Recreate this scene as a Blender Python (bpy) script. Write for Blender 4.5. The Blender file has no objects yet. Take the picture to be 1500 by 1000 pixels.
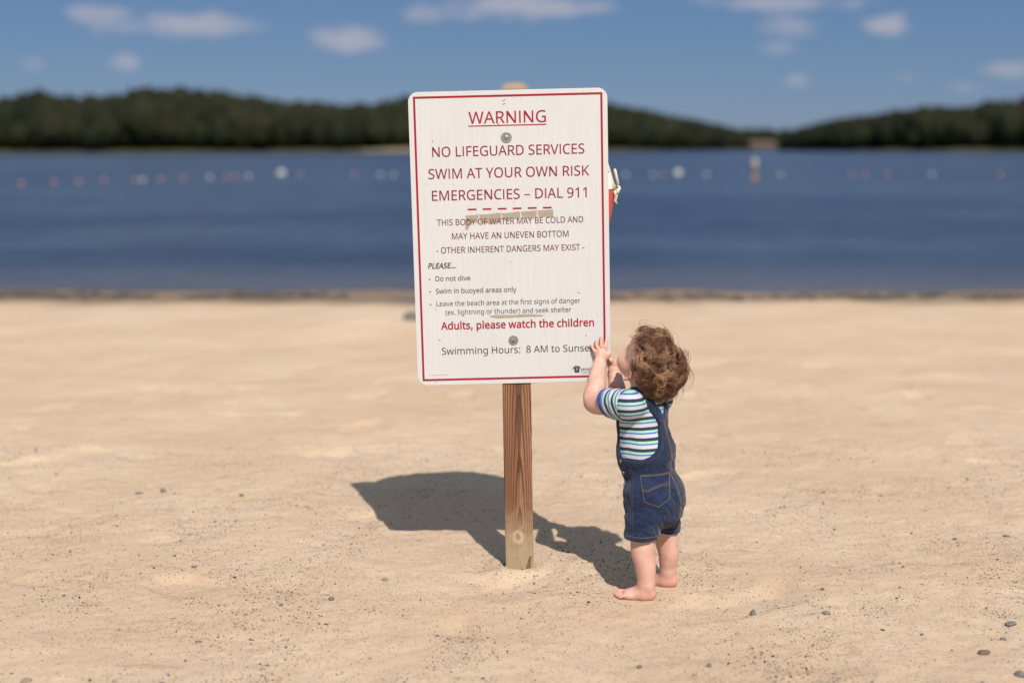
import bpy, math, random
import numpy as np
from mathutils import Vector, Matrix
from mathutils.bvhtree import BVHTree

sc = bpy.context.scene
COL = sc.collection
random.seed(7)
RNG = np.random.default_rng(11)
rad = math.radians

# ---------------------------------------------------------------- camera
EYE = 1.333
PITCH = 7.79
cam = bpy.data.cameras.new("camera")
cam_o = bpy.data.objects.new("camera", cam)
COL.objects.link(cam_o)
cam_o.location = (0, 0, EYE)
cam_o.rotation_euler = (rad(90 - PITCH), rad(0.12), 0)
cam.lens = 50
cam.sensor_width = 36
cam.clip_start = 0.1
cam.clip_end = 6000
cam.dof.use_dof = True
cam.dof.focus_distance = 4.33
cam.dof.aperture_fstop = 1.35
sc.camera = cam_o

# ---------------------------------------------------------------- exposure
sc.view_settings.view_transform = 'Standard'
sc.view_settings.look = 'None'
sc.view_settings.exposure = 0.10
sc.view_settings.gamma = 1
sc.render.engine = 'CYCLES'
sc.cycles.max_bounces = 6

# ---------------------------------------------------------------- sun and sky
SUN_EL = 49.0
SUN_AZ = 164.5                      # clockwise from +Y (behind the camera, a little to the right)
sx, sy, sz = (math.sin(rad(SUN_AZ)) * math.cos(rad(SUN_EL)),
              math.cos(rad(SUN_AZ)) * math.cos(rad(SUN_EL)), math.sin(rad(SUN_EL)))
sun = bpy.data.lights.new("sun", 'SUN')
sun.energy = 4.6
sun.angle = rad(0.53)
sun.color = (1.0, 0.94, 0.86)
sun_o = bpy.data.objects.new("sun", sun)
COL.objects.link(sun_o)
sun_o.rotation_euler = Vector((-sx, -sy, -sz)).to_track_quat('-Z', 'Y').to_euler()
sun_o.location = (sx * 30, sy * 30, sz * 30)

SKY_STRENGTH = 0.06
world = bpy.data.worlds.new("World")
sc.world = world
world.use_nodes = True


def build_sky():
    nt = world.node_tree
    nt.nodes.clear()
    N = nt.nodes.new
    L = nt.links.new
    out = N('ShaderNodeOutputWorld')
    bg = N('ShaderNodeBackground')
    bg.inputs['Strength'].default_value = SKY_STRENGTH
    sky = N('ShaderNodeTexSky')
    sky.sky_type = 'NISHITA'
    sky.sun_disc = False
    sky.sun_elevation = rad(SUN_EL)
    sky.sun_rotation = rad(SUN_AZ)
    sky.altitude = 1500
    sky.air_density = 1.0
    sky.dust_density = 0.6
    sky.ozone_density = 4.0
    tc = N('ShaderNodeTexCoord')
    sep = N('ShaderNodeSeparateXYZ')
    L(tc.outputs['Generated'], sep.inputs[0])

    def M(op, a, b=None, c=None):
        n = N('ShaderNodeMath')
        n.operation = op
        for i, v in enumerate((a, b, c)):
            if v is None:
                continue
            if isinstance(v, (int, float)):
                n.inputs[i].default_value = v
            else:
                L(v, n.inputs[i])
        return n.outputs[0]
    y = M('MAXIMUM', sep.outputs['Y'], 0.05)
    u = M('DIVIDE', sep.outputs['X'], y)
    v = M('DIVIDE', sep.outputs['Z'], y)
    comb = N('ShaderNodeCombineXYZ')
    L(u, comb.inputs[0])
    L(M('MULTIPLY', v, 2.0), comb.inputs[1])
    nz = N('ShaderNodeTexNoise')
    nz.inputs['Scale'].default_value = 26
    nz.inputs['Detail'].default_value = 6
    nz.inputs['Roughness'].default_value = 0.6
    L(comb.outputs[0], nz.inputs['Vector'])
    fuzz = M('MULTIPLY', M('SUBTRACT', nz.outputs['Fac'], 0.5), 2.6)
    clouds = [(-.284, .0905, .026, .0065, .55), (-.226, .0836, .052, .0085, .75), (-.112, .073, .024, .0085, .75),
              (-.061, .0905, .016, .006, .45), (.009, .0955, .056, .0085, .75), (.188, .098, .056, .006, .65),
              (.190, .0813, .020, .007, .45), (.26, .083, .017, .0075, .75), (.341, .0523, .016, .006, .55),
              (-.266, .0583, .012, .006, .55), (.198, .0454, .010, .005, .4), (-.331, .0574, .009, .005, .25),
              (.273, .0467, .011, .004, .25), (.315, .0398, .013, .004, .25), (.183, .0676, .012, .006, .35),
              (.46, .09, .05, .01, .7), (-.46, .07, .05, .01, .7)]
    tot = None
    for cu, cv, ru, rv, s in clouds:
        a = M('MULTIPLY', M('SUBTRACT', u, cu), 1 / ru)
        b = M('MULTIPLY', M('SUBTRACT', v, cv), 1 / rv)
        d = M('SQRT', M('ADD', M('MULTIPLY', a, a), M('MULTIPLY', b, b)))
        d = M('ADD', d, fuzz)
        mr = N('ShaderNodeMapRange')
        mr.interpolation_type = 'SMOOTHSTEP'
        mr.inputs['From Min'].default_value = 1.35
        mr.inputs['From Max'].default_value = 0.25
        mr.inputs['To Min'].default_value = 0
        mr.inputs['To Max'].default_value = s
        L(d, mr.inputs['Value'])
        tot = mr.outputs[0] if tot is None else M('MAXIMUM', tot, mr.outputs[0])
    mix = N('ShaderNodeMix')
    mix.data_type = 'RGBA'
    L(tot, mix.inputs['Factor'])
    k = 1 / SKY_STRENGTH
    # clear deep blue air of a dry day, evened out toward the horizon
    deep = N('ShaderNodeMix')
    deep.data_type = 'RGBA'
    deep.inputs['Factor'].default_value = .62
    L(sky.outputs[0], deep.inputs['A'])
    deep.inputs['B'].default_value = (.064 * k, .145 * k, .335 * k, 1)
    # unseen bright clouds added overhead and behind the camera to fill the shadows
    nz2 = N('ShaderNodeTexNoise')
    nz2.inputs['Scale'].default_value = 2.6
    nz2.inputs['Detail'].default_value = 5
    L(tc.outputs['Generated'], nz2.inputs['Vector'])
    fill_cloud = N('ShaderNodeMapRange')
    fill_cloud.interpolation_type = 'SMOOTHSTEP'
    fill_cloud.inputs['From Min'].default_value = .44
    fill_cloud.inputs['From Max'].default_value = .60
    L(nz2.outputs['Fac'], fill_cloud.inputs['Value'])
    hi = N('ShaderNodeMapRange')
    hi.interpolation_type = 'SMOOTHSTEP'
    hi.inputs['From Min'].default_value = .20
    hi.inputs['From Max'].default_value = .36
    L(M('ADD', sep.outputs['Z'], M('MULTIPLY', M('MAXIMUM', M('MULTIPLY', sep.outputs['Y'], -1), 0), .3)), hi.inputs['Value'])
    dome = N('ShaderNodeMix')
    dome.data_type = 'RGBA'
    L(M('MULTIPLY', fill_cloud.outputs[0], hi.outputs[0]), dome.inputs['Factor'])
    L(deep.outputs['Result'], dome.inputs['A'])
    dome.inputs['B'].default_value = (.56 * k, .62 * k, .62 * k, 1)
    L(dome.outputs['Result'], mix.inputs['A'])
    mix.inputs['B'].default_value = (.42 * k, .41 * k, .48 * k, 1)
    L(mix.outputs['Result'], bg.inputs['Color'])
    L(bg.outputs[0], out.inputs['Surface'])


build_sky()


# ---------------------------------------------------------------- helpers
def tag(o, label=None, cat=None, group=None, kind=None):
    for k, v in (('label', label), ('category', cat), ('group', group), ('kind', kind)):
        if v:
            o[k] = v
    return o


def empty(name, loc, label, cat, group=None):
    o = bpy.data.objects.new(name, None)
    o.empty_display_size = 0.1
    o.location = loc
    COL.objects.link(o)
    return tag(o, label, cat, group)


def mesh_obj(name, verts, faces, mat, parent=None, smooth=True, loc=None, attrs=None):
    me = bpy.data.meshes.new(name)
    verts = np.asarray(verts, dtype=np.float32).reshape(-1, 3)
    if isinstance(faces, np.ndarray) and faces.ndim == 2:
        nf, k = faces.shape
        me.vertices.add(len(verts))
        me.vertices.foreach_set('co', verts.ravel())
        me.loops.add(nf * k)
        me.loops.foreach_set('vertex_index', faces.astype(np.int32).ravel())
        me.polygons.add(nf)
        me.polygons.foreach_set('loop_start', np.arange(0, nf * k, k, dtype=np.int32))
        me.update(calc_edges=True)
    else:
        me.from_pydata([tuple(map(float, v)) for v in verts], [], [tuple(map(int, f)) for f in faces])
        me.update()
    me.polygons.foreach_set('use_smooth', np.full(len(me.polygons), bool(smooth)))
    for an, av in (attrs or {}).items():
        at = me.attributes.new(an, 'FLOAT', 'POINT')
        at.data.foreach_set('value', np.asarray(av, dtype=np.float32))
    if mat:
        me.materials.append(mat)
    o = bpy.data.objects.new(name, me)
    COL.objects.link(o)
    if parent:
        o.parent = parent
    if loc is not None:
        o.location = loc
    return o


class MB:
    """collects simple shapes into one mesh"""
    def __init__(s):
        s.v = []
        s.f = []

    def box(s, c, d, rot=None, bev=0.0):
        cx, cy, cz = c
        hx, hy, hz = d[0] / 2, d[1] / 2, d[2] / 2
        base = len(s.v)
        b = bev
        if b <= 0:
            pts = [(x, y, z) for x in (-hx, hx) for y in (-hy, hy) for z in (-hz, hz)]
            fs = [(0, 1, 3, 2), (4, 6, 7, 5), (0, 4, 5, 1), (2, 3, 7, 6), (0, 2, 6, 4), (1, 5, 7, 3)]
        else:
            pts, fs = [], []
            ring = lambda e, z: [(-hx + e, -hy, z), (hx - e, -hy, z), (hx, -hy + e, z), (hx, hy - e, z),
                                 (hx - e, hy, z), (-hx + e, hy, z), (-hx, hy - e, z), (-hx, -hy + e, z)]
            small = lambda z: [(x * (hx - b) / hx, y * (hy - b) / hy, z) for x, y, _ in ring(b, z)]
            for r in (small(-hz), ring(b, -hz + b), ring(b, hz - b), small(hz)):
                pts += r
            fs.append(tuple(range(7, -1, -1)))
            fs.append(tuple(range(24, 32)))
            for k in range(3):
                for i in range(8):
                    j = (i + 1) % 8
                    fs.append((k * 8 + i, k * 8 + j, k * 8 + 8 + j, k * 8 + 8 + i))
        for p in pts:
            p = Vector(p)
            if rot is not None:
                p = rot @ p
            s.v.append((p.x + cx, p.y + cy, p.z + cz))
        s.f += [tuple(base + i for i in f) for f in fs]

    def lathe(s, c, prof, n=24, rot=None):
        base = len(s.v)
        for r, z in prof:
            for i in range(n):
                a = 2 * math.pi * i / n
                p = Vector((r * math.cos(a), r * math.sin(a), z))
                if rot is not None:
                    p = rot @ p
                s.v.append((p.x + c[0], p.y + c[1], p.z + c[2]))
        m = len(prof)
        for k in range(m - 1):
            for i in range(n):
                j = (i + 1) % n
                s.f.append((base + k * n + i, base + k * n + j, base + (k + 1) * n + j, base + (k + 1) * n + i))
        s.f.append(tuple(base + i for i in range(n - 1, -1, -1)))
        s.f.append(tuple(base + (m - 1) * n + i for i in range(n)))

    def tube(s, pts, r, n=8):
        pts = [Vector(p) for p in pts]
        base = len(s.v)
        rr = r if isinstance(r, (list, tuple)) else [r] * len(pts)
        up = Vector((0.3, 0.2, 1)).normalized()
        for i, p in enumerate(pts):
            t = (pts[min(i + 1, len(pts) - 1)] - pts[max(i - 1, 0)]).normalized()
            a = t.cross(up)
            if a.length < 1e-4:
                a = t.cross(Vector((1, 0, 0)))
            a.normalize()
            b = t.cross(a)
            up = b.cross(t) if False else up
            for k in range(n):
                ang = 2 * math.pi * k / n
                q = p + (a * math.cos(ang) + b * math.sin(ang)) * rr[i]
                s.v.append(tuple(q))
        for i in range(len(pts) - 1):
            for k in range(n):
                j = (k + 1) % n
                s.f.append((base + i * n + k, base + i * n + j, base + (i + 1) * n + j, base + (i + 1) * n + k))
        s.f.append(tuple(base + k for k in range(n - 1, -1, -1)))
        s.f.append(tuple(base + (len(pts) - 1) * n + k for k in range(n)))

    def build(s, name, mat, parent=None, smooth=False, loc=None):
        return mesh_obj(name, s.v, s.f, mat, parent, smooth, loc)


# numpy gradient noise
_P = np.random.default_rng(5).permutation(256)
_P = np.concatenate([_P, _P, _P]).astype(np.int64)
_G3 = np.random.default_rng(6).normal(size=(256, 3))
_G3 /= np.linalg.norm(_G3, axis=1)[:, None]


def noise3(x, y, z):
    x, y, z = np.broadcast_arrays(np.asarray(x, float), np.asarray(y, float), np.asarray(z, float))
    xi, yi, zi = np.floor(x).astype(np.int64), np.floor(y).astype(np.int64), np.floor(z).astype(np.int64)
    xf, yf, zf = x - xi, y - yi, z - zi
    u, v, w = (t * t * t * (t * (t * 6 - 15) + 10) for t in (xf, yf, zf))
    out = 0
    for dx in (0, 1):
        for dy in (0, 1):
            for dz in (0, 1):
                h = _P[_P[_P[(xi + dx) & 255] + ((yi + dy) & 255)] + ((zi + dz) & 255)]
                g = _G3[h]
                d = g[..., 0] * (xf - dx) + g[..., 1] * (yf - dy) + g[..., 2] * (zf - dz)
                out = out + d * (u if dx else 1 - u) * (v if dy else 1 - v) * (w if dz else 1 - w)
    return out


def fbm(x, y, z, o=4):
    s, a, f = 0, 1, 1
    for _ in range(o):
        s = s + a * noise3(x * f, y * f, z * f + 3.7 * f)
        a *= .5
        f *= 2.03
    return s


def sstep(a, b, x):
    t = np.clip((x - a) / (b - a), 0, 1)
    return t * t * (3 - 2 * t)


class Mat:
    """small wrapper for building node materials"""
    def __init__(s, name, rough=.6, spec=.4):
        s.m = bpy.data.materials.new(name)
        s.m.use_nodes = True
        s.nt = s.m.node_tree
        s.b = s.nt.nodes['Principled BSDF']
        s.b.inputs['Roughness'].default_value = rough
        s.b.inputs['Specular IOR Level'].default_value = spec

    def N(s, t, **kw):
        n = s.nt.nodes.new('ShaderNode' + t)
        for k, v in kw.items():
            setattr(n, k, v)
        return n

    def L(s, a, b):
        s.nt.links.new(a, b)

    def put(s, sock, v):
        if v is None:
            return
        if hasattr(v, 'links') or hasattr(v, 'is_linked'):
            s.L(v, sock)
        else:
            if isinstance(v, tuple) and len(v) == 3 and sock.type == 'RGBA':
                v = (*v, 1)
            sock.default_value = v

    def math(s, op, a, b=None, c=None, clamp=False):
        n = s.N('Math', operation=op, use_clamp=clamp)
        for i, v in enumerate((a, b, c)):
            s.put(n.inputs[i], v)
        return n.outputs[0]

    def obj(s):
        return s.N('TexCoord').outputs['Object']

    def attr(s, n):
        return s.N('Attribute', attribute_name=n).outputs['Fac']

    def mapping(s, vec, scale=(1, 1, 1), loc=(0, 0, 0)):
        n = s.N('Mapping')
        s.L(vec, n.inputs['Vector'])
        n.inputs['Scale'].default_value = scale
        n.inputs['Location'].default_value = loc
        return n.outputs[0]

    def noise(s, vec, scale, detail=4, rough=.55, dist=0):
        n = s.N('TexNoise')
        s.L(vec, n.inputs['Vector'])
        n.inputs['Scale'].default_value = scale
        n.inputs['Detail'].default_value = detail
        n.inputs['Roughness'].default_value = rough
        n.inputs['Distortion'].default_value = dist
        return n.outputs['Fac']

    def voro(s, vec, scale, out='Distance', feature='F1'):
        n = s.N('TexVoronoi', feature=feature)
        s.L(vec, n.inputs['Vector'])
        n.inputs['Scale'].default_value = scale
        return n.outputs[out]

    def rng(s, v, a, b, c=0., d=1., smooth=True):
        n = s.N('MapRange')
        n.interpolation_type = 'SMOOTHSTEP' if smooth else 'LINEAR'
        s.put(n.inputs['Value'], v)
        for k, q in zip(('From Min', 'From Max', 'To Min', 'To Max'), (a, b, c, d)):
            s.put(n.inputs[k], q)
        return n.outputs[0]

    def mix(s, f, a, b):
        n = s.N('Mix', data_type='RGBA')
        s.put(n.inputs['Factor'], f)
        s.put(n.inputs['A'], a)
        s.put(n.inputs['B'], b)
        return n.outputs['Result']

    def ramp(s, v, stops, const=False):
        n = s.N('ValToRGB')
        n.color_ramp.interpolation = 'CONSTANT' if const else 'LINEAR'
        e = n.color_ramp.elements
        while len(e) < len(stops):
            e.new(0.5)
        for i, (p, c) in enumerate(stops):
            e[i].position = p
            e[i].color = (*c, 1)
        s.L(v, n.inputs[0])
        return n.outputs[0]

    def color(s, v):
        s.put(s.b.inputs['Base Color'], v)
        return s

    def bump(s, h, strength=.3, dist=.01, normal=None):
        n = s.N('Bump')
        n.inputs['Strength'].default_value = strength
        n.inputs['Distance'].default_value = dist
        s.L(h, n.inputs['Height'])
        if normal is not None:
            s.L(normal, n.inputs['Normal'])
        s.L(n.outputs[0], s.b.inputs['Normal'])
        return n.outputs[0]


def flat(name, c, rough=.6, spec=.4, metal=0, var=.12, scale=30):
    m = Mat(name, rough, spec)
    m.b.inputs['Metallic'].default_value = metal
    nz = m.noise(m.obj(), scale, 4)
    m.color(m.mix(nz, tuple(x * (1 - var) for x in c), tuple(min(1, x * (1 + var)) for x in c)))
    return m.m


# ---------------------------------------------------------------- sand
FOOT = [(.37, 4.095, .13), (.455, 4.245, .12), (.022, 4.425, .10)]


def sand_h(x, y):
    near = 1 - sstep(7, 13, y)
    h = .020 * fbm(x * .9, y * .9, 1.3, 2) + .013 * fbm(x * 2.6, y * 2.6, 4.2, 2) * (.4 + .6 * near)
    h = h + near * (.0075 * fbm(x * 8, y * 8, 7.1, 2) + .0042 * fbm(x * 24, y * 24, 2.2, 2))
    h = h + near * .0026 * noise3(x * 66, y * 66, 9.9)
    # shallow trodden dents
    d = noise3(x * 3.4 + 5, y * 3.4, 6.6)
    h = h - near * .017 * sstep(.24, .42, d)
    # low heap of sand left of the sign, far up the beach
    h = h + .10 * np.exp(-(((x + 1.15) / .45) ** 2 + ((y - 11.1) / .5) ** 2))
    for fx, fy, r in FOOT:
        k = np.exp(-(((x - fx) ** 2 + (y - fy) ** 2) / (r * r)) ** 2)
        h = h * (1 - k)
    # a little collar heaped round the post
    rr = np.sqrt((x - .022) ** 2 + (y - 4.425) ** 2)
    h = h + .010 * np.exp(-((rr - .075) / .03) ** 2)
    y = y + .03 * x + .30 * noise3(x * .33, 2.2, 7.7) * sstep(9, 13, y)
    beach = -.15 * sstep(5.5, 14.7, y) + .012 * np.exp(-((y - 14.3) / .35) ** 2)
    deep = -.04 * np.clip(y - 14.6, 0, None)
    return h * (1 - sstep(14, 18, y) * .8) + beach + np.maximum(deep, -3.0)


def grow(a, n, step, g):
    o = [a]
    for _ in range(n):
        o.append(o[-1] + step)
        step *= g
    return o[1:]


def build_sand():
    fx = list(np.arange(-2.3, 2.3001, .0095))
    side = grow(2.3, 95, .011, 1.088)
    xs = np.array([-q for q in side[::-1]] + fx + side)
    fy = list(np.arange(2.7, 6.4, .0105))
    xs_y = grow(fy[-1], 150, .011, 1.0145) 
    far = grow(xs_y[-1], 75, .09, 1.085)
    back = [2.7 - q for q in grow(0, 26, .03, 1.2)][::-1]
    ys = np.array(back + fy + xs_y + far)
    X, Y = np.meshgrid(xs, ys)
    Z = sand_h(X, Y)
    n, m = X.shape
    v = np.stack([X, Y, Z], -1).reshape(-1, 3)
    idx = np.arange(n * m).reshape(n, m)
    f = np.stack([idx[:-1, :-1], idx[:-1, 1:], idx[1:, 1:], idx[1:, :-1]], -1).reshape(-1, 4)

    M = Mat('sand', .95, .15)
    o = M.obj()
    big = M.noise(o, 1.1, 3)
    mid = M.noise(o, 7, 4, .6)
    c = M.mix(M.rng(big, .35, .65), (.60, .42, .280), (.665, .50, .35))
    c = M.mix(M.rng(mid, .42, .72, 0, .55), c, (.60, .42, .275))
    # elongated damp brown streaks
    st = M.noise(M.mapping(o, (1.6, 4.2, 3)), 2.3, 5, .6)
    c = M.mix(M.rng(st, .62, .68, 0, .5), c, (.34, .215, .13))
    # quartz and dark grains
    g1 = M.noise(o, 420, 2, .7)
    c = M.mix(M.rng(g1, .40, .64, 0, .50), c, (.72, .56, .42))
    c = M.mix(M.rng(g1, .40, .30, 0, .40), c, (.30, .21, .15))
    g2 = M.noise(o, 165, 3, .65)
    c = M.mix(M.rng(g2, .39, .30, 0, .45), c, (.33, .235, .16))
    c = M.mix(M.rng(g2, .56, .70, 0, .35), c, (.80, .65, .50))
    patch = M.rng(M.noise(o, 2.3, 3), .40, .62)
    sp = M.N('TexVoronoi', feature='F1')
    M.L(M.mapping(o, (1, 1, .6)), sp.inputs['Vector'])
    sp.inputs['Scale'].default_value = 150
    rnd = M.N('SeparateColor')
    M.L(sp.outputs['Color'], rnd.inputs[0])
    thr = M.rng(patch, 0, 1, .74, .36)
    on = M.math('GREATER_THAN', rnd.outputs[0], thr)
    size = M.math('MULTIPLY_ADD', rnd.outputs[1], .26, .12)
    dot = M.math('MULTIPLY', on, M.math('LESS_THAN', sp.outputs['Distance'], size))
    grit = M.mix(rnd.outputs[2], (.05, .046, .046), (.22, .17, .135))
    c = M.mix(M.math('MULTIPLY', dot, .85), c, grit)
    # wet rim at the water
    sepn = M.N('SeparateXYZ')
    M.L(o, sepn.inputs[0])
    yy = M.math('ADD', sepn.outputs[1], M.math('MULTIPLY', M.math('SUBTRACT', M.noise(o, .7, 3), .5), 1.6))
    wet = M.rng(yy, 12.9, 13.9)
    c = M.mix(M.math('MULTIPLY', wet, .8), c, (.13, .092, .066))
    M.color(c)
    h = M.math('ADD', M.math('MULTIPLY', M.noise(o, 70, 2, .5), .35),
               M.math('MULTIPLY', M.noise(o, 300, 3, .75), .85))
    h = M.math('ADD', h, M.math('MULTIPLY', dot, .35))
    M.bump(h, .75, .008)
    ob = mesh_obj('sand', v, f, M.m, None, True)
    tag(ob, 'pale tan sandy beach with dark grit running down to the lake', kind='structure')


build_sand()


def build_water():
    M = Mat('lake_water', .20, .5)
    o = M.obj()
    sepn = M.N('SeparateXYZ')
    M.L(o, sepn.inputs[0])
    shallow = M.rng(sepn.outputs[1], 14.4, 19)
    swirl = M.rng(M.noise(M.mapping(o, (.045, .075, 1), (3, 1, 0)), 1.0, 3, .5, 1.6), .34, .70)
    c = M.mix(swirl, (.016, .028, .066), (.038, .057, .098))
    ruff = M.noise(M.mapping(o, (.55, .75, 1)), 1.0, 4, .6)
    c = M.mix(M.rng(ruff, .42, .62, 0, .6), c, (.012, .020, .052))
    c = M.mix(shallow, (.088, .080, .096), c)
    M.color(c)
    M.b.inputs['IOR'].default_value = 1.33
    w1 = M.noise(M.mapping(o, (1.0, 1.9, 1)), 1.7, 5, .6, .3)
    w2 = M.noise(M.mapping(o, (1.0, 1.6, 1)), .35, 3, .5)
    h = M.math('ADD', M.math('MULTIPLY', w1, .55), w2)
    calm = M.math('MULTIPLY', h, M.math('SUBTRACT', 1.25, M.math('MULTIPLY', swirl, .5)))
    M.bump(calm, .9, .40)
    side = grow(13, 60, .16, 1.12)
    xs = np.array([-q for q in side[::-1]] + list(np.arange(-13, 13.01, .15)) + side)
    ys = np.array([12.5] + grow(12.5, 330, .075, 1.0105))
    ys = np.concatenate([ys, grow(ys[-1], 60, 3, 1.09)])
    ys = ys[ys < 1500]
    X, Y = np.meshgrid(xs, ys)
    # wind ripples, long across the view, dying away where the sheet gets coarse
    amp = .032 * sstep(13.5, 19, Y) * (1 - sstep(50, 150, Y)) * (.55 + .9 * sstep(-.3, .5, noise3(X * .10, Y * .07, 5.5)))
    Zw = -.15 + amp * (noise3(X * .75, Y * 1.35, .3) + .6 * noise3(X * 1.7, Y * 2.6, 4.3))
    v = np.stack([X, Y, Zw], -1).reshape(-1, 3)
    idx = np.arange(X.size).reshape(X.shape)
    f = np.stack([idx[:-1, :-1], idx[:-1, 1:], idx[1:, 1:], idx[1:, :-1]], -1).reshape(-1, 4)
    tag(mesh_obj('lake_water', v, f, M.m), 'rippled deep blue lake water beyond the sand', kind='structure')


build_water()


# ---------------------------------------------------------------- far shore
FPX = 2083.3


def bank(name, shore, depth, hill, mat, label):
    """strip of land behind a shore polyline of (x, y)"""
    pts = np.array(shore, float)
    prof = [(-12, -1.2), (0, -.12), (4, .5), (14, 1.2), (depth, hill), (depth * 2.5, hill * 1.1)]
    seg = []
    for i in range(len(pts) - 1):
        for t in np.linspace(0, 1, 8, endpoint=False):
            seg.append(pts[i] * (1 - t) + pts[i + 1] * t)
    seg.append(pts[-1])
    seg = np.array(seg)
    V = []
    for (x, y) in seg:
        L = math.hypot(x, y)
        jit = 4 * float(noise3(x * .03, y * .03, 2.2))
        for d, z in prof:
            V.append((x * (L + d + jit) / L, y * (L + d + jit) / L, z))
    k = len(prof)
    F = [(i * k + j, (i + 1) * k + j, (i + 1) * k + j + 1, i * k + j + 1) for i in range(len(seg) - 1) for j in range(k - 1)]
    tag(mesh_obj(name, V, F, mat), label, kind='structure')
    return seg


ICO = None


def ico():
    global ICO
    if ICO is None:
        import bmesh
        bm = bmesh.new()
        bmesh.ops.create_icosphere(bm, subdivisions=3, radius=1)
        ICO = (np.array([v.co[:] for v in bm.verts]), np.array([[v.index for v in f.verts] for f in bm.faces]))
        bm.free()
    return ICO


def forest(name, seg, rows, space, top_fn, mat, label, rng):
    iv, fi = ico()
    VV, FF, TT = [], [], []
    base = 0
    seglen = np.concatenate([[0], np.cumsum(np.hypot(*np.diff(seg, axis=0).T))])
    for row, dback in enumerate(rows):
        s = 0
        while s < seglen[-1]:
            x = np.interp(s, seglen, seg[:, 0])
            y = np.interp(s, seglen, seg[:, 1])
            L = math.hypot(x, y)
            D = dback + rng.uniform(-2.5, 2.5)
            x, y = x * (L + D) / L, y * (L + D) / L
            s += space * rng.uniform(.75, 1.3)
            top = top_fn(x, y) * (rng.uniform(.93, 1.02) if row >= 1 else rng.uniform(.5, .85))
            if top < 1.5:
                continue
            rw = max(2.4, rng.uniform(.27, .40) * min(top, 14) + .6)
            zc = top * .56
            rz = top * .46
            p = iv.copy()
            q = p * 1.7 + rng.uniform(0, 90, 3)
            n = 1 + .38 * noise3(q[:, 0], q[:, 1], q[:, 2]) + .30 * noise3(q[:, 0] * 2.4, q[:, 1] * 2.4, q[:, 2] * 2.4) \
                + .25 * noise3(q[:, 0] * 6, q[:, 1] * 6, q[:, 2] * 6)
            p = p * n[:, None] * np.array([rw, rw, rz]) + np.array([x, y, zc])
            VV.append(p)
            FF.append(fi + base)
            base += len(p)
            tint = rng.uniform(0, 1)
            TT.append(np.full(len(p), tint))
            # loose leaf sprays standing off the crown
            k = 70
            d = rng.normal(size=(k, 3))
            d /= np.linalg.norm(d, axis=1)[:, None]
            c = d * np.array([rw, rw, rz]) * rng.uniform(.92, 1.22, (k, 1)) + np.array([x, y, zc])
            a = rng.normal(size=(k, 3))
            b = np.cross(a, d)
            sz = rng.uniform(.25, .6, (k, 1))
            a = a / np.linalg.norm(a, axis=1)[:, None] * sz
            b = b / np.linalg.norm(b, axis=1)[:, None] * sz
            tri = np.stack([c - a, c + a * .6 + b, c + a * .5 - b], 1).reshape(-1, 3)
            VV.append(tri)
            FF.append(np.arange(3 * k).reshape(-1, 3) + base)
            base += 3 * k
            TT.append(np.full(3 * k, tint))
            # trunk
            r = .16
            tr = np.array([(x + r * math.cos(t), y + r * math.sin(t), z) for z in (0, zc) for t in (0, 2.1, 4.2)])
            VV.append(tr)
            FF.append(np.array([(0, 1, 4), (0, 4, 3), (1, 2, 5), (1, 5, 4), (2, 0, 3), (2, 3, 5)]) + base)
            base += 6
            TT.append(np.full(6, -.5))
    o = mesh_obj(name, np.concatenate(VV), np.concatenate(FF), mat, attrs={'tint': np.concatenate(TT)})
    tag(o, label, kind='stuff')


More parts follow.
